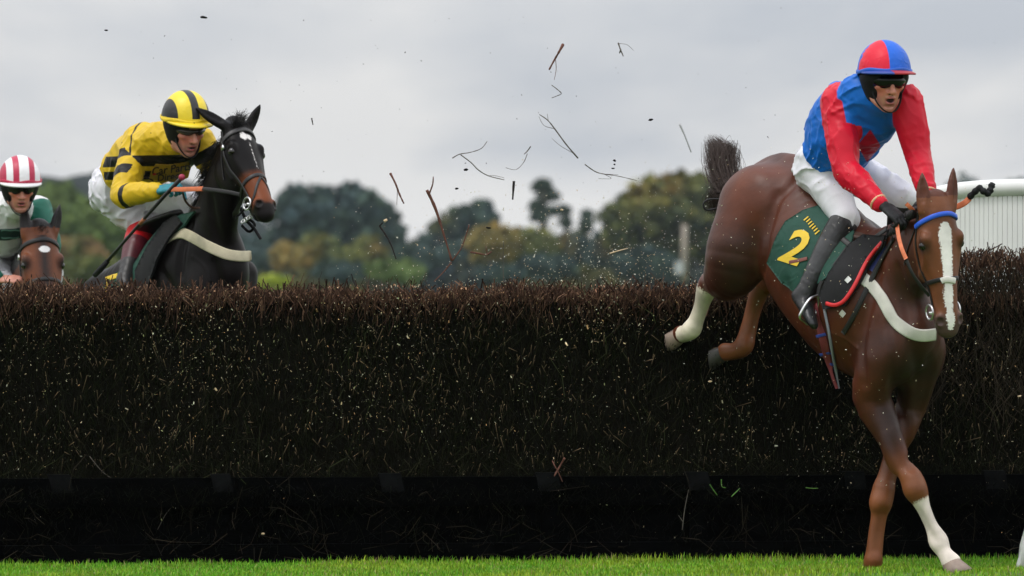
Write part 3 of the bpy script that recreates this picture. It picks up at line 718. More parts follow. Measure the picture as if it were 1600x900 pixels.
where = ['behind the black horse neck', 'in the middle of the dark wood foot', 'between black horse muzzle and the wood', 'under the sloping end of the wood', 'below the gap of sky', 'under the grey green round tree',
         'between round tree and tall pine', 'directly below the tall pine', 'under the small conifer', 'at the outer edge of the big oak', 'at the foot of the big oak', 'in front of the pines',
         'behind the chestnut rump', 'hidden mostly by the blue jacket rider', 'behind the chestnut horse saddle', 'behind the chestnut horse head', 'just above the hedge below the sky gap', 'beside the yellow rider whip arm',
         'as a dim strip under the wood', 'as a dim strip below the round tree']
for (px, py, rx, ry, pal, Y, sd), wh in zip(low, where):
    r = np.random.default_rng(sd + 50)
    bl = [(px + r.uniform(-.5, .5) * rx, py + r.uniform(-.25, .35) * ry, rx * r.uniform(.5, .75), ry * r.uniform(.5, .8)) for _ in range(4)] + [(px, py, rx * .75, ry * .85)]
    T('low_tree', kinds[pal] + ' ' + wh, Y, bl, None, pal, 1300, .6, 'low trees in front of the woods', sd, mixes=[((px + r.uniform(-20, 20), py - 8), 18, 'autumn')] if pal in ('olive', 'dark') and r.uniform() < .5 else ())
leftw = [(95, 330, 62, 55, 'green', 520, 31, 'broad green tree right behind the striped cap rider'), (150, 345, 48, 42, 'green', 500, 32, 'green tree between the two rear riders'), (120, 395, 60, 32, 'rust', 470, 33, 'rust brown thicket above the hedge between the rear horses'),
         (30, 350, 60, 60, 'dark', 540, 34, 'dark tree behind the white and green jacket'), (195, 370, 45, 55, 'green', 510, 35, 'green tree behind the yellow rider breeches'), (150, 420, 60, 22, 'olive', 450, 36, 'olive bush low against the hedge between the rear horses'),
         (255, 380, 50, 52, 'olive', 505, 37, 'olive tree glimpsed under the yellow rider'), (60, 410, 70, 34, 'olive', 480, 38, 'olive tree behind the bay horse ears'), (-40, 360, 60, 70, 'dark', 530, 39, 'dark tree at the picture edge behind the bay horse')]
for (px, py, rx, ry, pal, Y, sd, lb) in leftw:
    r = np.random.default_rng(sd + 50)
    bl = [(px + r.uniform(-.5, .5) * rx, py + r.uniform(-.25, .4) * ry, rx * r.uniform(.5, .75), ry * r.uniform(.5, .8)) for _ in range(4)] + [(px, py, rx * .75, ry * .85)]
    T('wood_tree', lb, Y, bl, None, pal, 1700, .6, 'trees of the wood behind the rear riders', sd, mixes=[((px, py - ry * .3), 24, 'green')])
for (px, py, rx, ry, sd, lb) in [(428, 440, 28, 12, 41, 'bright yellow green bush just over the hedge by the black horse'), (395, 445, 22, 9, 42, 'small yellow green bush against the black horse chest')]:
    T('bush', lb, 330, [(px, py, rx, ry), (px - 8, py + 2, rx * .6, ry * .8), (px + 9, py + 3, rx * .6, ry * .7)], None, 'bright', 500, .3, 'bright bushes', sd)
T('far_tree', 'small hazy round tree peeping above the white wing', 760, [(1510, 292, 26, 22), (1495, 300, 24, 18), (1528, 302, 22, 18), (1512, 330, 36, 40), (1540, 350, 40, 50), (1480, 350, 40, 50)], None, 'dark', 1200, .7, seed=43)
T('far_tree', 'second hazy tree at the outer end of the white wing', 770, [(1600, 292, 30, 16), (1640, 295, 40, 22), (1620, 330, 60, 40)], None, 'dark', 900, .7, seed=44)
# the far hedgerow: a continuous band of undergrowth nobody could count
def undergrowth(name, Y, x0, x1, hpx, n, sd, label):
    r = np.random.default_rng(sd); k = Y / FPX; px = r.uniform(x0, x1, n); top = hpx * (0.65 + 0.35 * np.sin(px * .021 + sd) * np.sin(px * .053 + 1))
    P = np.stack([(px - 800) * k, Y + r.uniform(-9, 9, n), r.uniform(0, 1, n) ** .8 * (EYE + top * k)], 1)
    nn = r.normal(0, 1, (n, 3)) + [[0, -.8, .6]]; nn /= np.linalg.norm(nn, axis=1, keepdims=True); u = np.cross(nn, r.normal(0, 1, (n, 3))); u /= np.linalg.norm(u, axis=1, keepdims=True); v_ = np.cross(nn, u); sz = r.uniform(.4, .9, (n, 1))
    vv = np.stack([P - u * sz, P + v_ * sz * .6, P + u * sz, P - v_ * sz * .6], 1).reshape(-1, 3); g = np.clip(.5 + .5 * np.sin(px * .017 + sd) + r.normal(0, .25, n), 0, 1)[:, None]
    col = (1 - g) * np.array([PAL['dark'][0]]) + g * np.array([PAL['olive'][1]]) * .75
    link(name, mesh_np(name, vv, (np.arange(n) * 4)[:, None] + np.arange(4)[None], False, {'tint': np.repeat(col, 4, 0)}, M_leaf), None, label, 'undergrowth', None, 'stuff')
undergrowth('undergrowth', 690, -500, 2300, 80, 21000, 61, 'dark undergrowth filling in below the far trees')
undergrowth('undergrowth', 540, -500, 2300, 26, 9000, 62, 'low scrub along the far edge of the course')
# a pale telegraph pole by the oak
pole = thing('telegraph_pole', W(1069, 440, 470) * [1, 1, 0], 'pale slender pole standing in front of the big oak', 'pole')
MB().tube([W(1069, 441, 470), W(1069.5, 350, 470)], [0.30, 0.24], 8).build('shaft', mat('pale_timber', (0.26, 0.22, 0.18), 0.8), pole)
MB().box(W(1061, 418, 469.5), (.35, .25, .5)).build('cabinet', mat('grey_cabinet', (0.42, 0.44, 0.45), 0.6), pole, False)
# the wooded ridge far behind
def ridge(name, label, Y, prof, m):
    xs = np.array([W(p[0], p[1], Y)[0] for p in prof]); zs = np.array([W(p[0], p[1], Y)[2] for p in prof])
    X = np.linspace(xs[0], xs[-1], 160); Z = np.interp(X, xs, zs) + 0.8 * np.abs(sines(np.c_[X, X * 0, X * 0].astype(np.float32), 9, 5, .1, .6)); ny = 14
    v, f = [], []
    for j in range(ny):
        t = j / (ny - 1); hgt = math.sin(t * math.pi) ** 0.7 if 0 < t < 1 else 0
        for x, z in zip(X, Z): v.append([x, Y - 160 + 320 * t, max(z, 0.3) * hgt - 0.4 + (0.9 * math.sin(x * .31 + j * 2.3) * hgt)])
    n = len(X)
    for j in range(ny - 1):
        for i in range(n - 1): f.append([j * n + i, j * n + i + 1, (j + 1) * n + i + 1, (j + 1) * n + i])
    return link(name, mesh_np(name, v, np.array(f), True, None, m), None, label, 'hill', None, 'structure')
M_hill = mat('wooded_hill', (0.016, 0.022, 0.020), 0.95, 0.5, 0.09, 0.8, 0.25, spec=0.05)
ridge('hill', 'low dark wooded ridge on the skyline behind the rear riders', 1150, [(-1500, 320), (-500, 290), (-60, 284), (40, 280), (100, 275), (165, 271), (230, 276), (300, 285), (370, 315), (430, 370), (480, 440)], M_hill)
# ------------------------------------------------------------------ horses and riders: generic builders
Z = V(0, 0, 1)
def frame_from(D, F0):
    D = nrm(D); F = nrm(np.asarray(F0, float) - D * (np.asarray(F0) @ D)); R = np.cross(D, F)
    return D, F, R          # down the face, out of the face, towards the horse's own right (checked in head())
class Head:
    """frame of a horse's head: o = poll; D towards the muzzle, F out of the forehead, R the horse's right"""
    def __init__(s, o, D, F0, scale=1.0):
        s.o = np.asarray(o, float); s.D, s.F, s.R = frame_from(D, F0); s.k = scale
    def p(s, t, lat, b): return s.o + (s.D * t + s.R * lat - s.F * b) * s.k
    def loc(s, P):
        q = (P - s.o) / s.k; return q @ s.D, q @ s.R, -(q @ s.F)
    def prims(s):
        k = s.k; A = np.stack([s.D, s.R, s.F]); pr = []
        rows = [(-.03, .075, .064, .055), (.04, .083, .092, .078), (.12, .092, .108, .090), (.19, .098, .114, .095), (.27, .098, .100, .094), (.35, .090, .080, .087), (.43, .083, .067, .078), (.51, .076, .061, .070), (.57, .073, .066, .064), (.615, .075, .061, .050)]
        pr.append(Chain([(s.p(t, 0, b), hw * k, hd * k) for t, b, hw, hd in rows], s.R, .02))
        for g in (-1, 1):
            pr.append(Ell(s.p(.245, g * .062, .185), np.array([.135, .032, .098]) * k, A, .03))           # cheek
            pr.append(Chain([(s.p(.16, g * .096, .035), .016 * k), (s.p(.24, g * .088, .06), .014 * k), (s.p(.37, g * .056, .055), .012 * k)], None, .025))   # facial crest
            pr.append(Ell(s.p(.165, g * .100, .044), np.array([.036, .014, .024]) * k, A, .025))          # brow
            pr.append(Ell(s.p(.195, g * .128, .052), np.array([.021, .017, .026]) * k, A, .008, True))     # eye socket
            pr.append(Ell(s.p(.575, g * .054, .046), np.array([.036, .024, .031]) * k, A, .014))         # nostril rim
            pr.append(Ell(s.p(.585, g * .064, .026), np.array([.023, .022, .018]) * k, A, .006, True))
        pr.append(Chain([(s.p(.22, 0, .23), .050 * k, .055 * k), (s.p(.36, 0, .185), .042 * k, .042 * k), (s.p(.48, 0, .148), .036 * k, .032 * k), (s.p(.565, 0, .140), .034 * k, .028 * k), (s.p(.60, 0, .135), .030 * k, .022 * k)], s.R, .03))
        pr.append(Ell(s.p(.628, 0, .078), np.array([.026, .046, .034]) * k, A, .015))
        pr.append(Ell(s.p(.612, 0, .118), np.array([.010, .075, .020]) * k, np.stack([nrm(s.D * .8 + s.F * .3), s.R, nrm(s.F * .8 - s.D * .3)]), .006, True))
        return pr
    def ear(s, g, tip, length=.175):
        """g: +1 the horse's right; tip: direction from base to tip"""
        d = nrm(tip); b = s.p(.0, g * .080, .06); k = s.k
        out = nrm(s.F * .9 + s.R * g * .45); out = nrm(out - d * (out @ d)); side = np.cross(d, out)
        L = length * k
        a = Chain([(b - d * .02, .028, .026), (b + d * L * .25, .034, .026), (b + d * L * .55, .031, .021), (b + d * L * .82, .017, .013), (b + d * L, .004, .004)], side, .018)
        c = Chain([(b + d * L * .16 + out * .030, .012, .014), (b + d * L * .45 + out * .026, .017, .017), (b + d * L * .78 + out * .017, .008, .009)], side, .006, 3, True)
        return [a, c]
def limb(pts, k=.025): return Chain([(p, r, r2) for p, r, r2 in pts], None, k) if False else Chain(pts, None, k)
def px_rows(rows, Y0): return [(W(r[0], r[1], Y0 + r[2]), *r[3:]) for r in rows]
def attr_sock(P, knee, fet, rad):
    a = nrm(np.asarray(fet) - knee); t = (P - knee) @ a; d = np.linalg.norm(P - knee - t[:, None] * a, axis=1)
    return np.where(d < rad, t, -1.0)
def hoof(root, cor, toe, ground_n, m, r0=.050, r1=.066, h=.075):
    """cor: middle of the coronet; toe: the way the hoof points; ground_n: up through the hoof"""
    up = nrm(ground_n); f = nrm(np.asarray(toe) - up * (np.asarray(toe) @ up)); sd = np.cross(up, f); v = []; ns = 20
    for (z, r, sh) in ((.012, r0 * .93, -.006), (0, r0, 0), (-h * .5, (r0 + r1) / 2, .016), (-h, r1, .030), (-h - .004, r1 * .97, .030)):
        for i in range(ns):
            a = 2 * math.pi * i / ns; fx = math.cos(a); fx = fx if fx > 0 else max(fx, -.78)
            v.append(cor + up * z + f * (fx * r * 1.08 + sh) + sd * math.sin(a) * r * .95)
    q = [[j * ns + i, j * ns + (i + 1) % ns, (j + 1) * ns + (i + 1) % ns, (j + 1) * ns + i] for j in range(4) for i in range(ns)]
    n = len(v); v.append(cor + up * .012 - f * .006); v.append(cor - up * (h - .006) + f * .03)
    t = [[n, (i + 1) % ns, i] for i in range(ns)] + [[n + 1, 4 * ns + i, 4 * ns + (i + 1) % ns] for i in range(ns)]
    return part('hoof', v, [np.array(q), np.array(t)], m, root)
def hair(root, name, m, n, base, dirs, ln, r=.0012, seg=4, droop=.3, seed=0, spread=.02, label=None):
    """strands: base points drawn from a list of (p, dir, length) anchors"""
    g = np.random.default_rng(seed); mb = []; i = g.integers(0, len(base), n)
    p = np.asarray(base)[i] + g.normal(0, spread, (n, 3)); d = np.asarray(dirs)[i] + g.normal(0, .16, (n, 3)); d /= np.linalg.norm(d, axis=1, keepdims=True)
    L = np.asarray(ln)[i] * g.uniform(.55, 1.1, n); sg = (L / seg)[:, None]; side = g.normal(0, .22, (n, 3)); rr = r * g.uniform(.6, 1.6, n); out = []
    for k in range(seg):
        e = p + d * sg; vv, q, t = prisms(p, e, rr * (1 - .75 * k / seg), rr * (1 - .75 * (k + 1) / seg)); out.append((vv, q, t, 0))
        p = e; d = d + side * .35 + np.array([0, 0, -droop / seg]) ; d /= np.linalg.norm(d, axis=1, keepdims=True)
    off = np.cumsum([0] + [len(a[0]) for a in out])
    return part(name, np.concatenate([a[0] for a in out]), [np.concatenate([a[1] + o for a, o in zip(out, off)]), np.concatenate([a[2] + o for a, o in zip(out, off)])], m, root, True, None, label)
def head_strap(H, bvh, pts, width, thick, mb=None, n=6, off=.001):
    """a bridle strap: (t, angle) pairs round the head, angle 0 = front of the face, + = the horse's right, degrees"""
    path = smooth_path([(t, a, 0) for t, a in pts], n); P, Nn = [], []
    for t, a, _ in path:
        c = H.p(t, 0, .10 if t < .3 else .085); d = nrm(H.F * math.cos(math.radians(a)) + H.R * math.sin(math.radians(a)))
        r = bvh.ray_cast(Vector(c + d * .42), Vector(-d))
        if r[0] is None: continue
        P.append(np.array(r[0])); Nn.append(nrm(np.array(r[1]) * .5 + d * .8))
    P, Nn = np.array(P), np.array(Nn)
    for _ in range(3):
        P[1:-1] = (P[:-2] + 2 * P[1:-1] + P[2:]) / 4; Nn[1:-1] = (Nn[:-2] + Nn[1:-1] + Nn[2:]) / 3
    return ribbon(P + Nn * off, Nn, width, thick, mb)
def ring(mb, c, n, r, t, sides=6, m=14):
    n = nrm(n); a = nrm(np.cross(n, Z + .01)); b = np.cross(n, a); th = np.linspace(0, 2 * math.pi, m)
    return mb.tube([c + r * (math.cos(x) * a + math.sin(x) * b) for x in th], t, sides, cap=False)

M_black = mat('black_leather', (0.012, 0.011, 0.011), 0.42, 0.3, 30, 0.0012, 180, spec=0.4)
M_brownlea = mat('brown_leather', (0.06, 0.03, 0.02), 0.5, 0.3, 30, 0.001, 180, spec=0.35)
M_web = mat('white_webbing', (0.62, 0.60, 0.54), 0.7, 0.18, 12, 0.001, 220)
M_webcream = mat('cream_sheepskin_strap', (0.60, 0.54, 0.38), 0.85, 0.15, 20, 0.002, 160)
M_steel = mat('steel', (0.62, 0.62, 0.62), 0.28, 0.1, 20, metallic=1.0)
M_orange = mat('orange_rubber_grip', (0.62, 0.16, 0.06), 0.6, 0.18, 40, 0.001, 260)
M_blue = mat('blue_vinyl', (0.02, 0.10, 0.62), 0.35, 0.06, 20)
M_green = mat('dark_green_cloth', (0.006, 0.055, 0.036), 0.75, 0.15, 14, 0.001, 300, wrinkle=0.006, wscale=14)
M_yellow = mat('yellow_print', (0.78, 0.52, 0.03), 0.6, 0.06, 20)
M_red = mat('red_piping', (0.62, 0.015, 0.02), 0.5, 0.08, 20)
M_pad = mat('black_pad', (0.010, 0.010, 0.011), 0.7, 0.3, 30, 0.001, 200, spec=0.25)
M_eye = mat('horse_eye', (0.006, 0.004, 0.003), 0.08, 0.1, 10, spec=0.7)
M_horn = mat('hoof_horn', (0.27, 0.20, 0.16), 0.55, 0.3, 14, 0.001, 60, stretch=(1, 1, .3))
M_horndark = mat('dark_hoof_horn', (0.05, 0.045, 0.04), 0.5, 0.3, 14, 0.001, 60)
M_hairblack = mat('black_hair', (0.014, 0.012, 0.012), 0.5, 0.2, 40, spec=0.35)
M_hairbrown = mat('dark_brown_hair', (0.045, 0.028, 0.022), 0.55, 0.25, 40, spec=0.35)
M_skin = mat('skin', (0.63, 0.255, 0.18), 0.45, 0.10, 16, 0.0006, 220, marks=(('stubble', (0.54, 0.235, 0.17), .015, .004), ('flush', (0.64, 0.19, 0.135), .02, 0), ('lip', (0.42, 0.115, 0.105), .003, 0), ('mouth', (0.03, 0.008, 0.008), .0015, 0)), trans=0.12)
M_lens = mat('dark_lens', (0.004, 0.004, 0.005), 0.16, 0.05, 10, spec=0.35)
M_bkcloth = mat('black_cloth', (0.009, 0.009, 0.010), 0.7, 0.25, 30, 0.001, 200, spec=0.25)
M_breech = mat('white_breeches', (0.68, 0.67, 0.72), 0.6, 0.05, 10, 0.0006, 300, wrinkle=0.010, wscale=7)
M_boot = mat('black_boot', (0.022, 0.022, 0.024), 0.42, 0.35, 14, 0.0015, 70, wrinkle=0.004, wscale=18, spec=0.45)

# ------------------------------------------------------------------ a rider
class PF:
    """a person's head frame: o between the eyes' depth and the ears; F forward, U up, L the person's left"""
    def __init__(s, o, F, U0=Z, k=1.0):
        s.o = np.asarray(o, float); s.F = nrm(F); s.U = nrm(np.asarray(U0) - s.F * (np.asarray(U0) @ s.F)); s.L = np.cross(s.U, s.F); s.k = k
        s.A = np.stack([s.F, s.L, s.U])
    def p(s, x, y, z): return s.o + (s.F * x + s.L * y + s.U * z) * s.k
    def loc(s, P): q = (P - s.o) / s.k; return q @ s.F, q @ s.L, q @ s.U
def head_prims(h, open_mouth=.006):
    k = h.k; E = lambda c, r, kk=.015, sub=False: Ell(h.p(*c), np.array(r) * k, h.A, kk, sub)
    pr = [E((-.012, 0, .04), (.098, .078, .095), .02), E((.035, 0, -.035), (.062, .062, .085), .02)]
    pr.append(Chain([(h.p(.045, 0, -.055), .047 * k, .040 * k), (h.p(.052, 0, -.090), .038 * k, .034 * k), (h.p(.062, 0, -.118), .024 * k, .020 * k)], h.L, .02))
    for g in (-1, 1):
        pr.append(Chain([(h.p(-.012, g * .062, -.045), .020 * k), (h.p(.02, g * .052, -.088), .018 * k), (h.p(.058, g * .016, -.118), .016 * k)], None, .022))
        pr.append(E((.060, g * .043, -.022), (.029, .026, .019), .016)); pr.append(E((.058, g * .066, -.070), (.030, .014, .026), .022, True))
        pr.append(E((.098, g * .033, .010), (.017, .018, .012), .01, True))
        pr.append(E((.080, g * .031, .007), (.0125, .0125, .0125), .002))
        pr.append(E((.099, g * .0135, -.043), (.012, .0085, .0085), .006))
        pr.append(E((.110, g * .008, -.051), (.005, .004, .004), .002, True))
        pr.append(E((-.01, g * .08, -.005), (.02, .010, .034), .008))
    pr.append(Chain([(h.p(.086, 0, .014), .011 * k), (h.p(.103, 0, -.015), .0110 * k), (h.p(.117, 0, -.038), .0135 * k)], None, .008))
    pr.append(E((.083, 0, .030), (.018, .045, .012), .015))
    pr.append(E((.0905, 0, -.0690), (.013, .0235, .0075), .006)); pr.append(E((.0875, 0, -.0865 - open_mouth * .6), (.0125, .0200, .0080), .006))
    pr.append(E((.098, 0, -.0775 - open_mouth * .3), (.016, .0185, .0022 + open_mouth * .6), .003, True))
    pr.append(E((.083, 0, -.100 - open_mouth), (.012, .03, .005), .01, True))
    return pr
def helmet(root, h, m, mpeak, munder, band, stripes, peak_len=.058):
    """the shell in a silk cover (signed stripe fields), the peak, the black lining and the chin strap"""
    k = h.k; c0 = V(-.014, 0, .048); r = V(.137, .122, .150)
    v, q = [], []; nu, nv = 48, 20
    for j in range(nv + 1):
        for i in range(nu):
            a = 2 * math.pi * i / nu; fr = math.cos(a)
            b0 = -.02 - .10 * max(0, -fr)                    # the rim drops at the back
            b = b0 + (math.pi / 2 - b0) * j / nv
            cr = math.copysign(abs(math.cos(b)) ** .92, math.cos(b))
            v.append(h.p(*(c0 + r * V(math.cos(a) * cr, math.sin(a) * cr, math.sin(b)))))
    q = [[j * nu + i, j * nu + (i + 1) % nu, (j + 1) * nu + (i + 1) % nu, (j + 1) * nu + i] for j in range(nv) for i in range(nu)]
    v = np.array(v); x, y, z = h.loc(v)
    v = v + (sines(v.astype(np.float32), 11, 4, 30, 70) * .0016)[:, None] * (v - h.p(*c0)) / .13
    shell = part('helmet', v, np.array(q), m, root, True, stripes(x, y, z, c0))
    # peak
    v, q = [], []; n = 24; aa = np.linspace(-84, 84, n)
    for a in aa:
        ra = math.radians(a); e = max(0, math.cos(ra * 90 / 86)) ** .62
        ib = c0 + r * V(math.cos(ra) * .985, math.sin(ra) * .985, 0); ob = ib + V(peak_len * e * math.cos(ra * .55), peak_len * .35 * e * math.sin(ra), -.016 * e)
        for pt, dz in ((ib, .006), (ob, .004), (ob, -.004), (ib, -.004)): v.append(h.p(pt[0], pt[1], pt[2] + dz))
    q = [[i * 4 + kx, i * 4 + (kx + 1) % 4, i * 4 + 4 + (kx + 1) % 4, i * 4 + 4 + kx] for i in range(n - 1) for kx in range(4)]
    v = np.array(v); part('peak', v, np.array(q), mpeak, shell, True, stripes(*h.loc(v), c0))
    # under-peak lining and padding: a black bowl inside the rim, over the ears and nape
    pr = [Ell(h.p(-.016, 0, .03), np.array([.122, .112, .082]) * k, h.A, .01), Ell(h.p(-.030, 0, -.02), np.array([.085, .092, .090]) * k, h.A, .03),
          Ell(h.p(.16, 0, -.055), np.array([.128, .076, .085]) * k, h.A, .012, True)]
    def cut(P, f):
        x_, y_, z_ = h.loc(P); return np.maximum(f, np.maximum(-z_ - .085, z_ - .052))
    vv, qq = sdf_mesh(pr, .006, cut); part('lining', vv, qq, munder, shell)
    P, Nn = [], []
    for s in np.linspace(-1, 1, 25):
        th = s * math.radians(96); P.append(h.p(.030 + .036 * math.cos(th) - .02 * abs(s), .069 * math.sin(th), -.03 - .106 * math.cos(th) ** 1.2 if abs(th) < 1.57 else -.03 + .05 * (abs(th) - 1.57)))
        Nn.append(nrm(h.L * math.sin(th) - h.U * math.cos(th)))
    ribbon(P, Nn, .016, .005).build('chin_strap', munder, shell)
    if band is not None:
        P, Nn = [], []
        for a in np.linspace(-math.pi, math.pi, 49):
            dz = .006 + .004 * math.sin(5 * a); P.append(h.p(*(c0 + r * V(math.cos(a) * 1.0, math.sin(a) * 1.0, 0) + V(0, 0, dz)))); Nn.append(nrm(h.F * math.cos(a) + h.L * math.sin(a)))
        ribbon(P, Nn, .018, .006).build('band', band, shell)
    return shell
def goggles(root, h, m=None, hgt=.046, wrap=82):
    v, q = [], []; n = 29
    for i, a in enumerate(np.linspace(-wrap, wrap, n)):
        ra = math.radians(a); notch = math.exp(-(a / 13) ** 2) * .014; e = 1 - .35 * (abs(a) / wrap) ** 3
        for (z, o) in ((hgt * .5 * e, .0), (0.0, .007), (-hgt * .5 * e + notch, .0), (-hgt * .5 * e + notch, -.008), (hgt * .5 * e, -.008)):
            v.append(h.p((.102 + o) * math.cos(ra) + .004, (.086 + o) * math.sin(ra), .006 + z))
    q = [[i * 5 + k_, i * 5 + (k_ + 1) % 5, (i + 1) * 5 + (k_ + 1) % 5, (i + 1) * 5 + k_] for i in range(n - 1) for k_ in range(5)]
    g = part('goggles', v, np.array(q), m or M_lens, root)
    P, Nn = [], []
    for a in np.linspace(wrap - 6, 360 - wrap + 6, 25):
        ra = math.radians(a); P.append(h.p(.112 * math.cos(ra) - .01, .101 * math.sin(ra), .010 + .02 * max(0, -math.cos(ra)))); Nn.append(nrm(h.F * math.cos(ra) + h.L * math.sin(ra)))
    ribbon(P, Nn, .018, .003).build('goggle_strap', M_bkcloth, g)
    return g
def hand_prims(w, Dp, Np, S, curl=1.0, k=1.0, spread=0.0):
    """w wrist; Dp along the palm; Np the side the palm faces; S towards the thumb"""
    Dp = nrm(Dp); Np = nrm(Np - Dp * (Np @ Dp)); S = nrm(S - Dp * (S @ Dp) - Np * (S @ Np)); pr = []
    pr.append(Chain([(w - Dp * .012, .026 * k, .019 * k), (w + Dp * .03 * k, .036 * k, .017 * k), (w + Dp * .082 * k, .042 * k, .0145 * k)], S, .012))
    for i, (o, L) in enumerate(((.031, 1.0), (.0105, 1.08), (-.0105, 1.02), (-.031, .82))):
        b = w + Dp * (.088 - .006 * abs(i - 1.2)) * k + S * o * k; pts = [(b - Dp * .02, .0105 * k)]; a = .25 * curl; p = b
        pts.append((p, .0108 * k))
        for ln, r, da in ((.043, .0100, 1.25), (.028, .0092, 1.1), (.021, .0078, .5)):
            d = Dp * math.cos(a) + Np * math.sin(a) + S * spread * o; p = p + d * ln * L * k; pts.append((p, r * k)); a += da * curl + .06 * i
        pr.append(Chain(pts, None, .004, 2))
    b = w + Dp * .018 * k + S * .026 * k
    pr.append(Chain([(b, .016 * k), (b + (Dp * .6 + S * .55 + Np * .35) * .042 * k, .0135 * k), (b + (Dp * 1.2 + S * .62 + Np * .9) * .055 * k, .0118 * k), (b + (Dp * 1.5 + S * .1 + Np * 1.5) * .060 * k, .0095 * k)], None, .010, 2))
    return pr
def between(a, b, t): return np.asarray(a) + (np.asarray(b) - np.asarray(a)) * t
def rider(J, label, mats, seed=0):
    """J: joints in world space. Returns a dict of what was built"""
    g = J; lat = nrm(g['shL'] - g['shR']); plat = nrm(g['hipL'] - g['hipR']); h = g['head']
    root = thing('person', (g['hipL'] + g['hipR']) / 2, label, 'person', 'jockeys jumping the birch fence')
    chest = between(g['shL'], g['shR'], .5)
    tor = [(g['pel'], .165, .125), (g['wst'], .150, .115), (between(g['wst'], chest, .6), .172, .128), (chest + (g['nck'] - chest) * .15, .165, .105), (g['nck'], .075, .075)]
    tlat = [plat, nrm(plat + lat), lat, lat, lat]
    def arm(s): return [(g['sh' + s], .066), (between(g['sh' + s], g['el' + s], .5), .058), (g['el' + s], .047), (between(g['el' + s], g['wr' + s], .4), .045), (g['wr' + s], .031)]
    def leg(s): return [(g['hip' + s], .105), (between(g['hip' + s], g['kn' + s], .5), .092), (g['kn' + s], .064)]
    def shin(s): return [(g['kn' + s], .060), (between(g['kn' + s], g['an' + s], .35), .058), (between(g['kn' + s], g['an' + s], .75), .045), (g['an' + s], .036)]
    sc_ = lambda rows, s: [(r[0], *[x * s for x in r[1:]]) for r in rows]
    body = [Chain(sc_(tor, .86), tlat, .03)] + head_prims(h, g.get('mouth', .006)) + [Chain([(h.p(-.025, 0, -.03), .058), (h.p(-.02, 0, -.09), .056), (g['nck'], .064)], None, .03)]
    for s in 'LR':
        body += [Chain(sc_(arm(s), .80), None, .03), Chain(sc_(leg(s), .85), None, .03), Chain(sc_(shin(s), .8), None, .02), Chain([(g['an' + s], .026), (between(g['an' + s], g['toe' + s], .7) - nrm(g['kn' + s] - g['an' + s]) * .028, .016)], None, .01)]
        if g.get('bare' + s): body += hand_prims(*g['hand' + s])
        else: body.append(Chain([(g['wr' + s], .022), (g['hand' + s][0] + nrm(g['hand' + s][1]) * .05, .010)], None, .01))
    v, q = sdf_mesh(body, .0065)
    x, y, z = h.loc(v); om = g.get('mouth', .006)
    fz = (x > .06) & (np.abs(z + .078) < .04)
    lip = np.where(fz, (1 - np.hypot((z + .079 + om * .3) / (.0150 + om * .7), y / .0245)) * .012, -1); mth = np.where(fz, (1 - np.hypot((z + .0775 + om * .3) / (.0028 + om * .75), y / .0185)) * .006, -1)
    mth = np.maximum(mth, np.where(x > .095, .0042 - np.hypot(np.abs(y) - .0085, z + .0525), -1))
    stub = np.where(x > -.01, np.minimum(-.055 - z, .03), -.1); fl = .028 - np.hypot(np.abs(y) - .045, z + .035) - np.where(x > .03, 0, .1)
    part('body', v, q, M_skin, root, True, {'lip': lip, 'stubble': stub, 'flush': fl, 'mouth': mth})
    # breeches
    br = [Chain([(g['pel'], .172, .140), (between(g['pel'], g['wst'], .6), .138, .108)], [plat, plat], .04), Ell(between(g['hipL'], g['hipR'], .5) - nrm(between(g['knL'], g['knR'], .5) - g['pel']) * .02, (.15, .14, .135), None, .05)]
    for s in 'LR': br += [Chain(leg(s), None, .05), Chain([(g['kn' + s], .064), (between(g['kn' + s], g['an' + s], .10), .060)], None, .02)]
    kR = g['knR'] - g['hipR']
    def brf(P, f): return f - .020 * crease(P, seed + 3, 26, 50, np.cross(kR, V(.3, .9, .1)), 3.0) - .014 * crease(P, seed + 13, 34, 60, V(.5, .2, -.8), 2.0) - .003 * sines(P, seed + 9, 6, 14, 30)
    v, q = sdf_mesh(br, .0062, brf, .004, 4); part('breeches', v, q, mats.get('breeches', M_breech), root)
    # boots
    for s in 'LR':
        a, t = g['an' + s], g['toe' + s]; fd = nrm(t - a); up = nrm(g['kn' + s] - a)
        bt = [Chain([(between(g['kn' + s], a, .09), .077), (between(g['kn' + s], a, .36), .076), (between(g['kn' + s], a, .75), .058), (a + up * .02, .050)], None, .02),
              Chain([(a - fd * .035 - up * .03, .036, .036), (between(a, t, .4) - up * .025, .038, .036), (between(a, t, .8) - up * .032, .041, .028), (t - up * .034, .030, .022)], np.cross(up, fd), .03)]
        def btf(P, f, a=a, up=up): return f - .004 * folds(P, up, 75, seed + 21) * np.exp(-(((P - a) @ up.astype(np.float32) - .06) / .07) ** 2)
        v, q = sdf_mesh(bt, .008, btf); tt = (v - g['kn' + s]) @ nrm(a - g['kn' + s]) / np.linalg.norm(a - g['kn' + s])
        part('boot', v, q, mats.get('boot', M_boot), root, True, {'cuff': .33 - tt, 'foot': tt - .70})
    # gloves
    for s in 'LR':
        if g.get('bare' + s): continue
        hp = hand_prims(*g['hand' + s], k=1.08) if len(g['hand' + s]) == 4 else hand_prims(*g['hand' + s][:4], curl=g['hand' + s][4], k=1.08)
        hp.append(Chain([(between(g['wr' + s], g['el' + s], .10), .037), (g['wr' + s], .032), (g['hand' + s][0], .028)], None, .01))
        v, q = sdf_mesh(hp, .0045); part('glove', v, q, mats['glove'], root)
    # jacket
    T1 = Chain(tor, tlat, .05); arms = {s: Chain(arm(s), None, .035) for s in 'LR'}
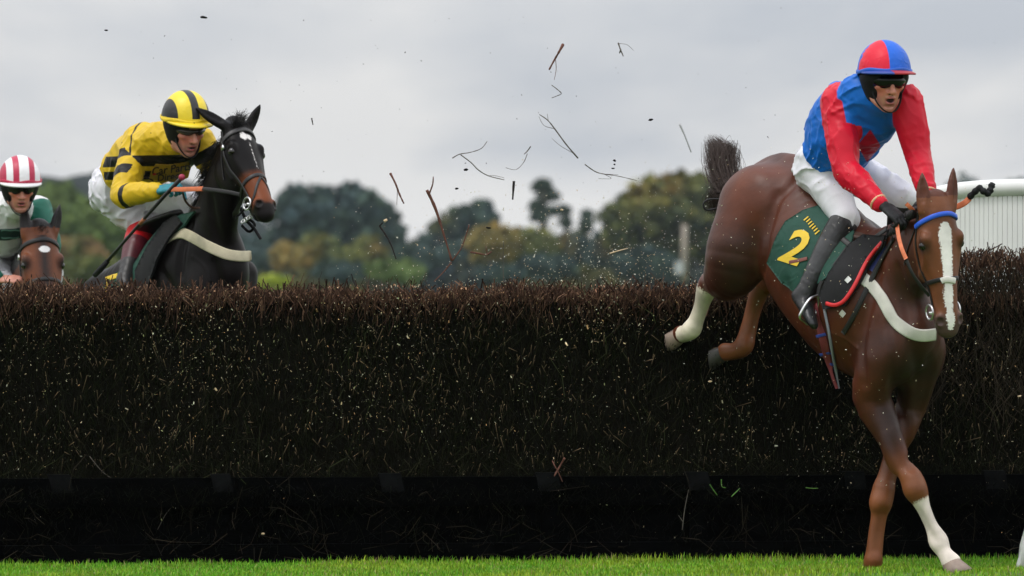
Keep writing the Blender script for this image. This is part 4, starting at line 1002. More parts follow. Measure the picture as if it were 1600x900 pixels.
    big = {s: Chain([(r_[0], r_[1] * x_) for r_, x_ in zip(arm(s), (1.12, 1.2, 1.18, 1.12, .98))], None, .035) for s in 'LR'}
    ja = [T1, big['L'], big['R'], Chain([(g['nck'], .078), (between(g['nck'], h.p(-.015, 0, -.10), .5), .073)], None, .03)] + g.get('extra', [])
    eR, eL = nrm(g['elR'] - g['shR']), nrm(g['elL'] - g['shL'])
    hem = g['pel'] + (g['wst'] - g['pel']) * g.get('hem', .45); hn = nrm(g['wst'] - g['pel'])
    def jaf(P, f):
        w = .0095 * crease(P, seed + 5, 20, 42, V(.8, .1, .5), 3.0) + .007 * crease(P, seed + 8, 26, 50, V(-.6, .2, .7), 3.0) + .006 * crease(P, seed + 18, 34, 60, None) + .004 * sines(P, seed + 12, 6, 9, 22)
        f = f - w
        dist = np.linalg.norm(P - g['pel'].astype(np.float32), axis=1)
        return np.where(dist < .33, np.maximum(f, (hem - P) @ hn.astype(np.float32)), f)
    v, q = sdf_mesh(ja, .0055, jaf, .012, 7)
    dT = T1.eval(v.astype(np.float32)); dA = {s: arms[s].eval(v.astype(np.float32)) for s in 'LR'}
    at = mats['jacket_attr'](v, dT, dA, g); jk = part('jacket', v, q, mats['jacket'], root, True, at)
    for s in 'LR':
        d = nrm(g['wr' + s] - g['el' + s]); c = g['wr' + s] - d * .01
        a = nrm(np.cross(d, Z)); b = np.cross(d, a); th = np.linspace(0, 2 * math.pi, 25)
        if 'cuff' in mats: MB().tube([c + .041 * (math.cos(x_) * a + math.sin(x_) * b) for x_ in th], .008, 6, cap=False).build('cuff', mats['cuff'], jk)
    return dict(root=root, jacket=(v, q), jobj=jk)
def text_on(bvh, body, parent, m, px, py, size_px, ang, Y, font_extrude=.002, spacing=1.0, name='lettering', vdir=None, bold=.0, shear=0.0, xscale=1.0):
    """flat lettering laid on a garment: text outlines carried onto the surface"""
    cu = bpy.data.curves.new('lettering', 'FONT'); cu.body = body; cu.align_x = 'CENTER'; cu.align_y = 'CENTER'; cu.size = 1.0; cu.offset = bold; cu.shear = shear; cu.space_character = spacing; cu.resolution_u = 3
    ob = bpy.data.objects.new('lettering', cu); COL.objects.link(ob)
    bpy.context.view_layer.update()
    me = bpy.data.meshes.new_from_object(ob.evaluated_get(bpy.context.evaluated_depsgraph_get())); bpy.data.objects.remove(ob); bpy.data.curves.remove(cu)
    bm = bmesh.new(); bm.from_mesh(me); bpy.data.meshes.remove(me)
    bmesh.ops.triangulate(bm, faces=bm.faces[:]); bmesh.ops.subdivide_edges(bm, edges=[e for e in bm.edges if e.calc_length() > .25], cuts=2); bmesh.ops.triangulate(bm, faces=bm.faces[:])
    bm.verts.index_update(); ca, sa = math.cos(math.radians(ang)), math.sin(math.radians(ang)); P = []
    last = None
    for vv in bm.verts:
        x, y = vv.co.x * size_px * xscale, -vv.co.y * size_px
        if vdir is not None: qx, qy = px + x * ca + y * vdir[0], py - x * sa + y * vdir[1]
        else: qx, qy = px + x * ca + y * sa, py - x * sa + y * ca
        p, nn = hit(bvh, qx, qy)
        if p is None: p = W(qx, qy, Y if last is None else last); nn = V(0, -1, 0)
        last = p[1]; P.append(p + nn * font_extrude + nrm(EYEV - p) * font_extrude)
    F = np.array([[v.index for v in f.verts] for f in bm.faces]); bm.free()
    return part(name, P, F, m, parent, False)

def plume(root, name, m, guide, width, n, r=.0015, seed=0, cut=.45, label=None):
    """a tail: strands that follow one guide curve, spread about it, of uneven length"""
    g = np.random.default_rng(seed); G = smooth_path(guide, 4); K = len(G); wd = np.interp(np.linspace(0, 1, K), np.linspace(0, 1, len(width)), width)
    off = g.normal(0, .5, (n, 3)); off2 = off + g.normal(0, .28, (n, 3)); ln = 1 - cut * g.uniform(0, 1, n) ** 1.6; st = g.uniform(0, .25, n); out = []; ph = g.uniform(0, 6, n)
    S = 9; prev = None
    for k in range(S + 1):
        t = st + (ln - st) * k / S; x = np.clip(t * (K - 1), 0, K - 1.001); i = x.astype(int); f = (x - i)[:, None]
        c = G[i] * (1 - f) + G[i + 1] * f; w_ = (wd[i] * (1 - f[:, 0]) + wd[i + 1] * f[:, 0])[:, None]; q = (k / S)
        p = c + (off * (1 - q) + off2 * q) * w_ + (np.sin(ph + 3 * q)[:, None] * .006 * q)
        if prev is not None:
            a, b = r * (1 - .7 * (k - 1) / S), r * (1 - .7 * k / S); vv, qq, tt = prisms(prev, p, a, b); out.append((vv, qq, tt))
        prev = p
    o = np.cumsum([0] + [len(a[0]) for a in out])
    return part(name, np.concatenate([a[0] for a in out]), [np.concatenate([a[1] + j for a, j in zip(out, o)]), np.concatenate([a[2] + j for a, j in zip(out, o)])], m, root, True, None, label)
# ------------------------------------------------------------------ the leading chestnut horse, landing
YA = 28.85
w = lambda px, py, dy=0.0: W(px, py, YA + dy)
A_ = nrm(w(1372, 372, .08) - w(1222, 240, .75)); RA = nrm(np.cross(A_, Z)); UA = np.cross(RA, A_)       # forward, the horse's right, up
H1 = Head(w(1473, 321, -.50), w(1491, 512, -.50) - w(1473, 321, -.50), V(.38, -.92, .05), .99)
trunk = Chain(px_rows([(1163, 345, 1.00, .13, .17), (1190, 335, .86, .21, .23), (1222, 330, .72, .255, .275), (1252, 350, .60, .245, .285), (1281, 404, .46, .285, .335), (1335, 466, .22, .255, .365), (1376, 500, .06, .225, .33), (1412, 522, -.08, .165, .245)], YA), RA, .08, 4)
neck = Chain([(w(1378, 440, .06), .13, .27), (w(1408, 412, -.13), .105, .215), (w(1436, 380, -.30), .085, .165), (H1.p(.10, 0, .13), .072, .125)], [RA, nrm(RA + H1.R), H1.R, H1.R], .08, 4)
rf = px_rows([(1362, 470, .0, .08), (1375, 560, -.10, .115), (1364, 618, -.02, .105), (1387, 676, -.07, .071), (1412, 728, -.11, .049), (1424, 748, -.125, .058), (1431, 765, -.13, .060), (1438, 782, -.13, .044), (1444, 797, -.135, .036), (1454, 820, -.138, .034), (1462, 836, -.14, .042), (1467, 847, -.14, .050), (1474, 861, -.155, .039), (1481, 871, -.17, .042), (1486, 878, -.175, .050)], YA)
lf = px_rows([(1440, 480, .12, .09), (1436, 570, .02, .10), (1424, 632, .12, .080), (1403, 695, .09, .060), (1387, 742, .06, .047), (1381, 764, .05, .058), (1377, 785, .05, .057), (1374, 803, .05, .042), (1370, 830, .05, .040), (1366, 862, .05, .042), (1364, 878, .06, .049), (1362, 890, .13, .040)], YA)
rh = px_rows([(1180, 320, .70, .17), (1160, 385, .64, .165), (1150, 425, .66, .125), (1128, 440, .80, .085), (1112, 440, .92, .062), (1104, 452, .95, .055), (1096, 478, 1.00, .040), (1088, 500, 1.03, .041), (1081, 514, 1.05, .051), (1072, 521, 1.10, .044), (1064, 522, 1.15, .046)], YA)
lh = px_rows([(1240, 330, .95, .17), (1232, 400, .95, .14), (1215, 430, 1.02, .10), (1192, 440, 1.08, .062), (1186, 456, 1.08, .052), (1176, 488, 1.10, .042), (1168, 520, 1.10, .044), (1162, 540, 1.09, .052), (1148, 549, 1.11, .044), (1134, 550, 1.14, .047)], YA)
prims = [trunk, neck]
pr_leg = [Chain(r_, None, .05, 3) for r_ in (rf, lf, rh, lh)]
prims += pr_leg
prims += [Ell(w(1340, 480, .08) + RA * .10, (.16, .10, .22), np.stack([A_, RA, UA]), .08),              # shoulder
          Ell(w(1405, 555, -.13) + RA * .06, (.10, .075, .13), np.stack([A_, RA, UA]), .06), Ell(w(1445, 555, -.03) - RA * .02, (.10, .075, .13), np.stack([A_, RA, UA]), .06),    # breast muscles
          Ell(w(1205, 330, .70) + RA * .12, (.20, .13, .23), np.stack([A_, RA, UA]), .08),             # croup
          Ell(w(1148, 400, .70) + RA * .02, (.14, .12, .22), np.stack([A_, RA, UA]), .08),
          Chain([(w(1270, 262, .55), .02), (w(1222, 249, .73), .02), (w(1190, 266, .86), .02), (w(1160, 292, 1.02), .025)], None, .09),                # the ridge of the croup
          Ell(w(1398, 705, -.10) + RA * .012, (.035, .05, .12), np.stack([V(.3, -.95, 0), nrm(V(.95, .3, .2)), nrm(V(.25, 0, -.95))]), .03)]
for (a, b, r) in ((rf[6], None, .03), (lf[6], None, .03)): prims.append(Ell(a[0] + V(-.01, -.02, 0), (.045, .045, .05), None, .03))
hp = H1.prims() + H1.ear(1, V(-.02, .05, .99), .175) + H1.ear(-1, V(.06, .1, .98), .19)
def coat1(P, f): return f - .0022 * sines(P, 31, 6, 14, 40)
B1 = bvh_of(*sdf_mesh(prims + hp, .014))
for pp_, rr_ in (([(1216, 305), (1206, 335), (1198, 375), (1193, 425)], .020), ([(1252, 268), (1236, 292), (1218, 308)], .014), ([(1374, 425), (1354, 490), (1346, 545), (1352, 600)], .016),
                 ([(1392, 505), (1398, 550), (1396, 600), (1406, 645)], .018), ([(1428, 532), (1434, 570), (1436, 610), (1432, 640)], .022), ([(1378, 636), (1390, 680), (1408, 728)], .012), ([(1414, 660), (1420, 700), (1424, 732)], .011), ([(1404, 420), (1414, 460), (1420, 500)], .014),
                 ([(1262, 480), (1285, 520), (1300, 560)], .012), ([(1235, 440), (1250, 480), (1262, 500)], .012), ([(1452, 560), (1448, 610), (1436, 650)], .014), ([(1437, 800), (1450, 828), (1460, 842)], .008), ([(1380, 800), (1374, 830), (1370, 858)], .008)):
    prims.append(groove(B1, pp_, rr_))
for pp_ in ([(1300, 520), (1322, 530), (1340, 545)], [(1446, 395), (1444, 420), (1452, 440)], [(1444, 412), (1438, 430)], ):
    prims.append(vein(B1, pp_))
v1, q1 = sdf_mesh(prims + hp, .0078, coat1)
M_chest = mat('chestnut_coat', (0.082, 0.0190, 0.0062), 0.46, 0.50, 4.5, 0.0030, 26, stretch=(1, 1, 1), spec=0.36, sheen=0.0,
              marks=(('coat_shade', (0.026, 0.0085, 0.0048), .14, .05), ('legs_lit_head', (0.17, 0.055, 0.019), .10, .02), ('dark', (0.022, 0.013, 0.012), .03, .006), ('muzzle', (0.07, 0.038, 0.032), .03, .01), ('blaze', (0.80, 0.76, 0.72), .004, .016), ('sock', (0.74, 0.65, 0.57), .008, .02), ('hindsock', (0.64, 0.57, 0.45), .012, .03)))
t_, la, bk = H1.loc(v1); onhead = (t_ > -.06) & (t_ < .75) & (np.abs(la) < .2) & (bk < .32) & (bk > -.1)
cen = np.interp(t_, [.08, .3, .5, .62], [-.004, .000, .010, .006]); wid = np.interp(t_, [.075, .095, .14, .20, .28, .36, .41, .45, .52, .57, .62], [0, .026, .038, .033, .029, .024, .022, .026, .016, .022, .014])
blz = np.where(onhead & (bk < .07) & (t_ > .08) & (t_ < .63), wid - np.abs(la - cen), -1.0)
muz = np.where(onhead & (bk < .18) & (t_ < .68) & (np.abs(la) < .09), t_ - .555 - .05 * np.clip((.05 - bk) / .05, 0, 1) * (np.abs(la) < .03), -1.0)
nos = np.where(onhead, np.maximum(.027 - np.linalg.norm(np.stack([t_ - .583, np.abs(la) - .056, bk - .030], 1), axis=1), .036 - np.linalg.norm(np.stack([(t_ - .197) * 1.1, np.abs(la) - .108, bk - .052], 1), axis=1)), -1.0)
nos = np.maximum(nos, np.where(onhead & (t_ > .50) & (t_ < .66) & (bk > .07) & (bk < .17) & (np.abs(la) < .09), .006 - np.abs(t_ - .60 - .25 * (bk - .118)), -1.0))
kn = w(1437, 783, -.13); ft = w(1467, 846, -.14); ax_ = nrm(ft - kn); tl = (v1 - kn) @ ax_; dl = np.linalg.norm(v1 - kn - np.clip(tl, 0, .3)[:, None] * ax_, axis=1)
sock = np.where((dl < .12) & (v1[:, 0] > 2.02), tl + .005, -1.0)
hk = rh[4][0]; hf = rh[8][0]; ax_ = nrm(hf - hk); tl = (v1 - hk) @ ax_; dl = np.linalg.norm(v1 - hk - np.clip(tl, 0, .4)[:, None] * ax_, axis=1); hs = np.where(dl < .14, tl - .045, -1.0)
hooftip = .045 - np.linalg.norm(v1 - rh[-1][0], axis=1)
hs = np.where(np.linalg.norm(v1 - rh[-1][0], axis=1) < .05, -1.0, hs)
legs_lit_head = np.where(v1[:, 2] < .75, .55 - v1[:, 2], -.3); legs_lit_head = np.maximum(legs_lit_head, np.where((t_ > -.05) & (t_ < .7) & (np.abs(la) < .2) & (bk < .16) & (bk > -.1), .05, -.3)); legs_lit_head = np.maximum(legs_lit_head, .10 - Chain(lh[3:], None).eval(v1.astype(np.float32)) * 2.0)  # paler lower legs; the lit look of the head is put into the coat colour
h1 = thing('horse', w(1340, 893, .4) * [1, 1, 0], 'chestnut horse with a white blaze and white sock landing in front of the fence', 'horse', 'racehorses jumping the birch fence')
swt = np.maximum(np.maximum(.22 - np.linalg.norm((v1 - w(1425, 575, -.1)) * [1, .7, .8], axis=1), .12 - np.linalg.norm(v1 - w(1425, 450, -.25), axis=1)), np.maximum(.16 - np.linalg.norm(v1 - w(1150, 420, .55), axis=1), .12 - np.linalg.norm((v1 - w(1390, 670, -.15)) * [1.4, 1, .8], axis=1))) + .05 * sines(v1.astype(np.float32), 57, 5, 5, 18)  # shade on chest, neck, thigh and forearm, put into the coat colour
part('body', v1, q1, M_chest, h1, True, {'coat_shade': swt, 'blaze': blz, 'muzzle': muz, 'dark': nos, 'sock': sock, 'hindsock': hs, 'legs_lit_head': legs_lit_head})
B1 = bvh_of(v1, q1)
for g_ in (-1, 1):
    c = H1.p(.195, g_ * .101, .053); mb = MB(); n = 10; vv = []
    me_ = bpy.data.meshes.new('eye'); bm = bmesh.new(); bmesh.ops.create_uvsphere(bm, u_segments=16, v_segments=10, radius=.0245)
    vv = [np.array(x.co) + c for x in bm.verts]; bmesh.ops.triangulate(bm, faces=bm.faces[:]); ff = np.array([[x.index for x in f.verts] for f in bm.faces]); bm.free()
    part('eye', vv, ff, M_eye, h1)
# hooves
hoof(h1, w(1487, 879, -.18), V(.55, -.5, -.25), V(-.25, .1, 1), M_horn, .050, .068, .055)
hoof(h1, w(1360, 889, .15), V(.3, .4, -.4), V(.1, .3, 1), M_horndark, .044, .056, .06)
hoof(h1, w(1063, 523, 1.16), V(-.7, .5, -.4), V(.9, -.5, .1), M_horn, .046, .058, .07)
hoof(h1, w(1131, 551, 1.15), V(-.7, .3, -.5), V(.95, -.3, .05), M_horndark, .046, .058, .07)
# mane, plaited along the crest, and the tail flung up
mb = MB(); cr = smooth_path([H1.p(.0, 0, .16), w(1437, 330, -.36), w(1420, 350, -.22), w(1402, 362, -.10)], 5); mn_b, mn_d, mn_l = [], [], []
for i, p in enumerate(cr[:14]):
    c = p + RA * .055; mb.tube([c, c + RA * .02 - Z * .012, c + RA * .025 - Z * .035, c + RA * .012 - Z * .05], [.012, .016, .014, .006], 6)
mb.build('mane', M_hairblack, h1)
dock = w(1152, 300, 1.06)
pts = smooth_path([dock, w(1140, 285, 1.12), w(1132, 265, 1.16)], 4)
mbt = MB(); mbt.tube(pts, [.035, .034, .034, .033, .032, .031, .03, .027, .022][:len(pts)], 10); tail = mbt.build('tail_dock', M_hairbrown, h1)
bb = [w(1150, 298, 1.08), w(1143, 290, 1.10), w(1138, 280, 1.13), w(1133, 268, 1.16), w(1131, 300, 1.12), w(1126, 290, 1.14)]; dd = [V(-.25, .3, .8), V(-.35, .3, .9), V(-.3, .3, 1), V(-.1, .3, 1), V(-.35, .2, .8), V(-.15, .2, 1)]
plume(h1, 'tail', M_hairbrown, [w(1152, 312, 1.05), w(1140, 296, 1.12), w(1132, 275, 1.17), w(1127, 252, 1.20), w(1122, 236, 1.22), w(1113, 222, 1.24)], [.045, .06, .066, .066, .055, .035], 1700, .0013, 3)
plume(h1, 'tail', M_hairbrown, [w(1146, 296, 1.08), w(1130, 300, 1.13), w(1120, 314, 1.15), w(1112, 330, 1.15)], [.05, .06, .05, .02], 420, .0015, 4)
plume(h1, 'tail', M_hairbrown, [w(1132, 262, 1.18), w(1138, 244, 1.20), w(1142, 232, 1.20), w(1147, 240, 1.19)], [.06, .06, .04, .02], 260, .0014, 5)
MB().tube(smooth_path([w(1150, 311, 1.05), w(1125, 311, 1.03), w(1106, 312, 1.02), w(1099, 320, 1.02), w(1104, 328, 1.02), w(1118, 326, 1.03), w(1135, 322, 1.05)], 5), .0052, 6).build('tail_strap', M_black, h1)
# bridle
mb = MB()
bro = head_strap(H1, B1, [(.075, -92), (.062, -55), (.045, -25), (.042, 0), (.05, 30), (.07, 60), (.095, 92)], .024, .012, None, 6, .002); bro.build('browband', M_blue, h1)
brd = MB()
head_strap(H1, B1, [(.395, 175), (.385, 120), (.378, 70), (.37, 30), (.372, 0), (.37, -40), (.38, -90), (.39, -140), (.395, -185)], .022, .005, brd)
for g_ in (-1, 1):
    head_strap(H1, B1, [(.02, g_ * 80), (.10, g_ * 92), (.22, g_ * 100), (.34, g_ * 104), (.47, g_ * 100), (.535, g_ * 96)], .016, .005, brd)
    head_strap(H1, B1, [(.05, g_ * 105), (.16, g_ * 125), (.28, g_ * 140)], .014, .004, brd)
bridle = brd.build('bridle', M_black, h1)
nb = MB(); head_strap(H1, B1, [(.378, 30), (.372, 14), (.378, -8), (.384, -22)], .030, .009, nb); nb.build('nose_pad', M_web, bridle)
for g_ in (-1, 1):
    c = H1.p(.53, g_ * .076, .105); ring(MB(), c, H1.R, .038, .0062).build('bit_ring', M_steel, bridle)
MB().tube([H1.p(.535, -.08, .105), H1.p(.535, .08, .105)], .008).build('bit', M_steel, bridle)
# saddle, cloth, girth, straps
sad = Chain([(w(1285, 335, .42), .17, .035), (w(1310, 342, .33), .19, .03), (w(1345, 365, .18), .17, .035), (w(1366, 372, .08), .11, .03)], RA, .03)
vs1, qs1 = sdf_mesh([sad], .010); saddle = part('saddle', vs1, qs1, M_brownlea, h1)
vd, fd, _ = drape(B1, [(1203, 411), (1216, 374), (1230, 348), (1256, 332), (1290, 322), (1318, 340), (1336, 366), (1330, 396), (1311, 418), (1296, 436), (1276, 448), (1262, 462), (1241, 452), (1226, 442)], .014, .008, 4.0, 6, .004)
cloth = part('saddle_cloth', vd, fd, M_green, h1); BC = bvh_of(vd, np.concatenate([fd[0]]))
def outline(bvh, pix, m, name, parent, wd, th=.003, off=.002): return strap_px(bvh, pix, wd, th, off, 6, fallY=YA + .4).build(name, m, parent)
two = [(1241, 368), (1247, 372), (1252, 364), (1258, 358), (1263, 362), (1261, 374), (1252, 384), (1238, 391), (1228, 400), (1224, 409), (1231, 416)]
text_on(BC, '2', cloth, M_yellow, 1243, 389, 78, -18, YA + .4, .003, bold=.03, name='number', vdir=(-.50, .86), xscale=.85)
for i, (x, y, L, a) in enumerate([(1260 + 2.9 * i, 342 + 3.6 * i, 8, 0) for i in range(7)]):
    strap_px(BC, [(x - 2.5 - (i % 3 == 0), y + 2 + (i % 3 == 0)), (x + 3.5, y - 3)], .0085, .002, .003, 4, fallY=YA + .3).build('word_mark', M_yellow, cloth)
MB_ = strap_px(BC, [(1234, 410), (1250, 407), (1262, 404)], .018, .003, .003, 5, fallY=YA + .3); MB_.build('cloth_strap', mat('rust_strap', (.20, .06, .05), .7), cloth)
vd, fd, _ = drape(B1, [(1330, 386), (1352, 372), (1390, 370), (1386, 386), (1360, 420), (1345, 446), (1324, 478), (1292, 483), (1286, 462), (1300, 430)], .018, .012, 4.5, 6)
pad = part('weight_pad', vd, fd, M_pad, h1); BP = bvh_of(vd, fd[0])
outline(BP, [(1384, 374), (1366, 394), (1351, 416), (1338, 442), (1326, 462), (1316, 473), (1304, 477), (1292, 474)], M_red, 'piping', pad, .020, .012, .0)
outline(BP, [(1323, 435), (1328, 440)], mat('white_label', (.7, .7, .68), .6), 'label', pad, .030, .003, .004)
outline(B1, [(1385, 386), (1374, 404), (1362, 424)], mat('navy_cloth', (.012, .02, .11), .7), 'navy_lining', pad, .045, .004, .004)
outline(B1, [(1398, 372), (1375, 412), (1350, 460), (1332, 498), (1318, 520)], M_black, 'yoke_strap', h1, .026, .005, .006)
outline(B1, [(1312, 372), (1342, 392), (1372, 374), (1392, 360)], M_black, 'saddle_strap', h1, .030, .006, .02)
outline(B1, [(1322, 402), (1330, 414), (1345, 432), (1362, 446), (1376, 462), (1386, 480), (1398, 500), (1418, 517), (1440, 524), (1460, 522)], M_web, 'breast_girth', h1, .062, .010, .004)
outline(B1, [(1274, 476), (1280, 500), (1287, 530), (1295, 562), (1302, 588), (1309, 606)], mat('red_girth', (.20, .030, .035), .7, marks=()), 'girth', h1, .050, .006, .003)
gb = MB()
for (x, y) in ((1291.5, 552), (1296, 570), (1286, 524)): strap_px(B1, [(x - 8, y + 1), (x + 7, y - 3)], .016, .003, .009, 4, gb)
gb.build('girth_stripe', mat('girth_blue', (.03, .06, .34), .7), h1)
outline(B1, [(1288, 474), (1295, 510), (1302, 548), (1308, 580), (1313, 606)], M_steel if False else mat('grey_edge', (.25, .26, .30), .6), 'girth_edge', h1, .016, .008, .004)
outline(B1, [(1314, 487), (1320, 493)], M_web, 'buckle', h1, .03, .004, .003)
# reins
rg = MB(); 
def rein(pts, wd, m, name): 
    p = smooth_path([w(*a) for a in pts], 6); n_ = np.tile(nrm(V(-.4, -.9, .1)), (len(p), 1)); return ribbon(p, n_, wd, .004).build(name, m, h1)
rein([(1401, 345, -.40), (1404, 368, -.46), (1409, 388, -.52), (1416, 405, -.55)], .021, M_orange, 'rein')
rein([(1416, 405, -.55), (1426, 428, -.56), (1440, 448, -.55), (1452, 462, -.52)], .017, M_black, 'rein')
rein([(1440, 342, -.38), (1424, 326, -.42), (1416, 318, -.42)], .021, M_orange, 'rein')
rein([(1470, 328, -.30), (1492, 324, -.32), (1506, 318, -.34), (1515, 310, -.34)], .030, M_orange, 'rein')
kn_ = [w(1514, 309, -.34), w(1522, 301, -.36), w(1530, 294, -.37), w(1537, 299, -.38), w(1545, 302, -.37), w(1548, 294, -.36), w(1551, 287, -.35)]
MB().tube(smooth_path(kn_, 5), [.012 + .007 * abs(math.sin(i * .75)) for i in range(31)], 8).build('rein_end', M_bkcloth, h1)

# ------------------------------------------------------------------ its rider, red sleeves on blue
M_silk1 = mat('blue_red_silks', (0.008, 0.135, 0.56), 0.42, 0.06, 12, 0.0008, 220, wrinkle=0.014, wscale=6, spec=0.22, sheen=0,
              marks=(('sleeve', (0.60, 0.008, 0.028), .0025, 0), ('diamond', (0.42, 0.008, 0.035), .003, 0)))
def attr1(v, dT, dA, g):
    m = np.minimum(dA['L'], dA['R']); sR = g['shR']; sL = g['shL']
    aR = (v - sR) @ nrm(g['elR'] - sR); aL = (v - sL) @ nrm(g['elL'] - sL)
    lat = nrm(sL - sR); xR = (sR - v) @ lat + .040; xL = (v - sL) @ lat + .040         # outside the seam
    near = dA['R'] < dA['L']
    s = np.where(near, np.where(aR > .16, .03, xR + .22 * np.clip(aR - .02, -.2, .3)), np.where(aL > .16, .03, xL + .22 * np.clip(aL - .02, -.2, .3)))
    s = np.minimum(s, .046 - m)
    c = W(1358, 228, YA); d = np.abs((v - c) @ V(1, 0, 0)) / .062 + np.abs((v - c) @ V(0, 0, 1)) / .080
    dm = np.where((v[:, 1] < g['wst'][1] + .02) & (s < 0), (1 - d) * .05, -.05)
    return {'sleeve': s, 'diamond': dm}
def onbody(px, py, gap): p, n_ = hit(B1, px, py); return W(px, py, p[1] - gap)
hd1 = PF(w(1383, 124, -.20), V(.26, -.93, -.20), Z, 1.12)
J = dict(pel=w(1294, 262, .42), wst=w(1318, 226, .22), nck=w(1375, 152, -.08), head=hd1, shR=w(1310, 160, .0), shL=w(1414, 158, -.10), elR=w(1322, 264, -.16), wrR=w(1374, 318, -.34), elL=w(1434, 240, -.14), wrL=w(1449, 304, -.30),
         hipR=w(1281, 264, .36), knR=onbody(1322, 342, .06), anR=onbody(1256, 462, .085), toeR=onbody(1276, 498, .13), hipL=w(1315, 262, .50), knL=w(1412, 312, .22), anL=w(1402, 440, .42), toeL=w(1430, 470, .25), mouth=.010, hem=.55,
         handR=(w(1381, 322, -.36), w(1412, 346, -.42) - w(1381, 322, -.36), V(-.15, .5, -.85), V(.75, -.55, .45)), handL=(w(1452, 311, -.31), w(1446, 338, -.36) - w(1452, 311, -.31), V(-.3, .7, -.5), V(-.9, -.3, .2)),
         extra=[Chain([(w(1312, 150, .10), .06), (w(1294, 176, .18), .075), (w(1288, 204, .26), .085), (w(1294, 230, .30), .07)], None, .08)])
def st1(x, y, z, c0):
    ang = np.where(x > c0[0], 1, -1) * -(y + .020)         # red on the wearer's right front quarter
    return {'blue': -ang * 1.0, 'peakred': ang, }
M_cap1 = mat('quartered_cap', (0.70, 0.014, 0.04), 0.45, 0.05, 14, 0.0006, 200, wrinkle=.004, wscale=22, marks=(('blue', (0.015, 0.12, 0.60), .0015, 0),), spec=.25)
M_peak1 = mat('quartered_peak', (0.012, 0.05, 0.30), 0.5, 0.05, 14, marks=(('blue', (0.36, 0.008, 0.02), .0015, 0),))
M_glove1 = mat('black_glove', (0.010, 0.010, 0.011), 0.6, 0.3, 60, 0.001, 160, wrinkle=.003, wscale=40, spec=.3)
M_cuff1 = mat('pale_cuff', (0.72, 0.42, 0.24), 0.6)
M_bootA = mat('black_riding_boot', (0.030, 0.030, 0.033), 0.40, 0.35, 14, 0.0015, 70, wrinkle=0.004, wscale=18, spec=0.5, marks=(('cuff', (0.008, 0.008, 0.009), .01, 0), ('foot', (.012, .012, .013), .02, 0)))
r1 = rider(J, 'person in blue jacket with red sleeves and quartered cap riding the chestnut horse', dict(jacket=M_silk1, jacket_attr=attr1, glove=M_glove1, cuff=M_cuff1, boot=M_bootA), 40)
def st1b(x, y, z, c0):
    s = st1(x, y, z, c0); return {'blue': s['blue']}
helmet(r1['root'], PF(hd1.p(.006, 0, -.016), V(.26, -.93, .02), Z, 1.10), M_cap1, M_peak1, M_bkcloth, mat('blue_band', (0.012, 0.10, 0.50), .5), st1b, .068)
goggles(r1['root'], hd1, None, .062)
# stirrup
stp = MB(); tR = J['toeR'] * .55 + J['anR'] * .45; fd_ = nrm(J['toeR'] - J['anR']); up_ = nrm(J['knR'] - J['anR']); sd_ = np.cross(up_, fd_)
p_ = smooth_path([tR + up_ * .075, tR + up_ * .03 + sd_ * .05, tR - up_ * .065 + sd_ * .055, tR - up_ * .075, tR - up_ * .065 - sd_ * .055, tR + up_ * .03 - sd_ * .05, tR + up_ * .075], 5); stp.tube(p_, .0075, 6)
stir = stp.build('stirrup', M_steel, h1)
lth = smooth_path([onbody(1325, 385, .03), onbody(1306, 412, .03), onbody(1284, 440, .03), tR + up_ * .075], 5); ribbon(lth, np.tile(nrm(V(-.7, -.7, 0)), (len(lth), 1)), .024, .004).build('stirrup_leather', M_black, h1)
# ------------------------------------------------------------------ the black horse rising at the fence, and its rider in yellow and black
YB = 31.9
w = lambda px, py, dy=0.0: W(px, py, YB + dy)
A_ = nrm(w(295, 338, .1) - w(160, 437, .95)); RA = nrm(np.cross(A_, Z)); UA = np.cross(RA, A_)
H2 = Head(w(378, 190, -.55), V(.30, -.52, -.80), V(.62, -.78, .20), .95)
trunk = Chain(px_rows([(131, 520, 1.2, .14, .19), (173, 503, .86, .25, .28), (209, 484, .63, .25, .29), (251, 470, .40, .285, .335), (306, 440, .0, .25, .36), (328, 428, -.17, .20, .33), (346, 424, -.30, .145, .245)], YB), RA, .08, 4)
neck = Chain([(w(324, 392, -.18), .12, .25), (w(337, 345, -.34), .098, .185), (w(350, 292, -.44), .082, .155), (H2.p(.10, 0, .13), .072, .125)], [RA, nrm(RA + H2.R), H2.R, H2.R], .08, 4)
legs2 = [[(320, 430, -.05, .1), (322, 500, -.15, .10), (338, 545, -.42, .07), (352, 560, -.62, .058), (346, 600, -.52, .038), (338, 640, -.42, .045), (326, 650, -.36, .046)],
         [(375, 430, .05, .1), (372, 500, -.05, .10), (390, 540, -.36, .07), (404, 552, -.58, .058), (396, 594, -.48, .038), (388, 634, -.38, .045), (376, 644, -.32, .046)],
         [(150, 520, .75, .16), (172, 610, .60, .11), (130, 690, .85, .062), (122, 745, .92, .038), (118, 790, .95, .046), (128, 818, .90, .046)],
         [(190, 525, 1.05, .16), (215, 615, .95, .11), (176, 695, 1.2, .062), (168, 745, 1.25, .038), (166, 785, 1.28, .046), (176, 812, 1.22, .046)]]
prims = [trunk, neck] + [Chain(px_rows(r_, YB), None, .05, 3) for r_ in legs2]
prims += [Ell(w(306, 440, -.02) + RA * .10, (.16, .10, .22), np.stack([A_, RA, UA]), .08), Ell(w(335, 452, -.34) + RA * .06, (.10, .075, .13), np.stack([A_, RA, UA]), .06), Ell(w(358, 450, -.22), (.09, .075, .13), np.stack([A_, RA, UA]), .06)]
hp = H2.prims() + H2.ear(1, V(-.80, .10, .50), .21) + H2.ear(-1, V(.36, .2, .75), .17)
def coat2(P, f): return f - .0018 * sines(P, 33, 6, 14, 40)
B2 = bvh_of(*sdf_mesh(prims + hp, .014))
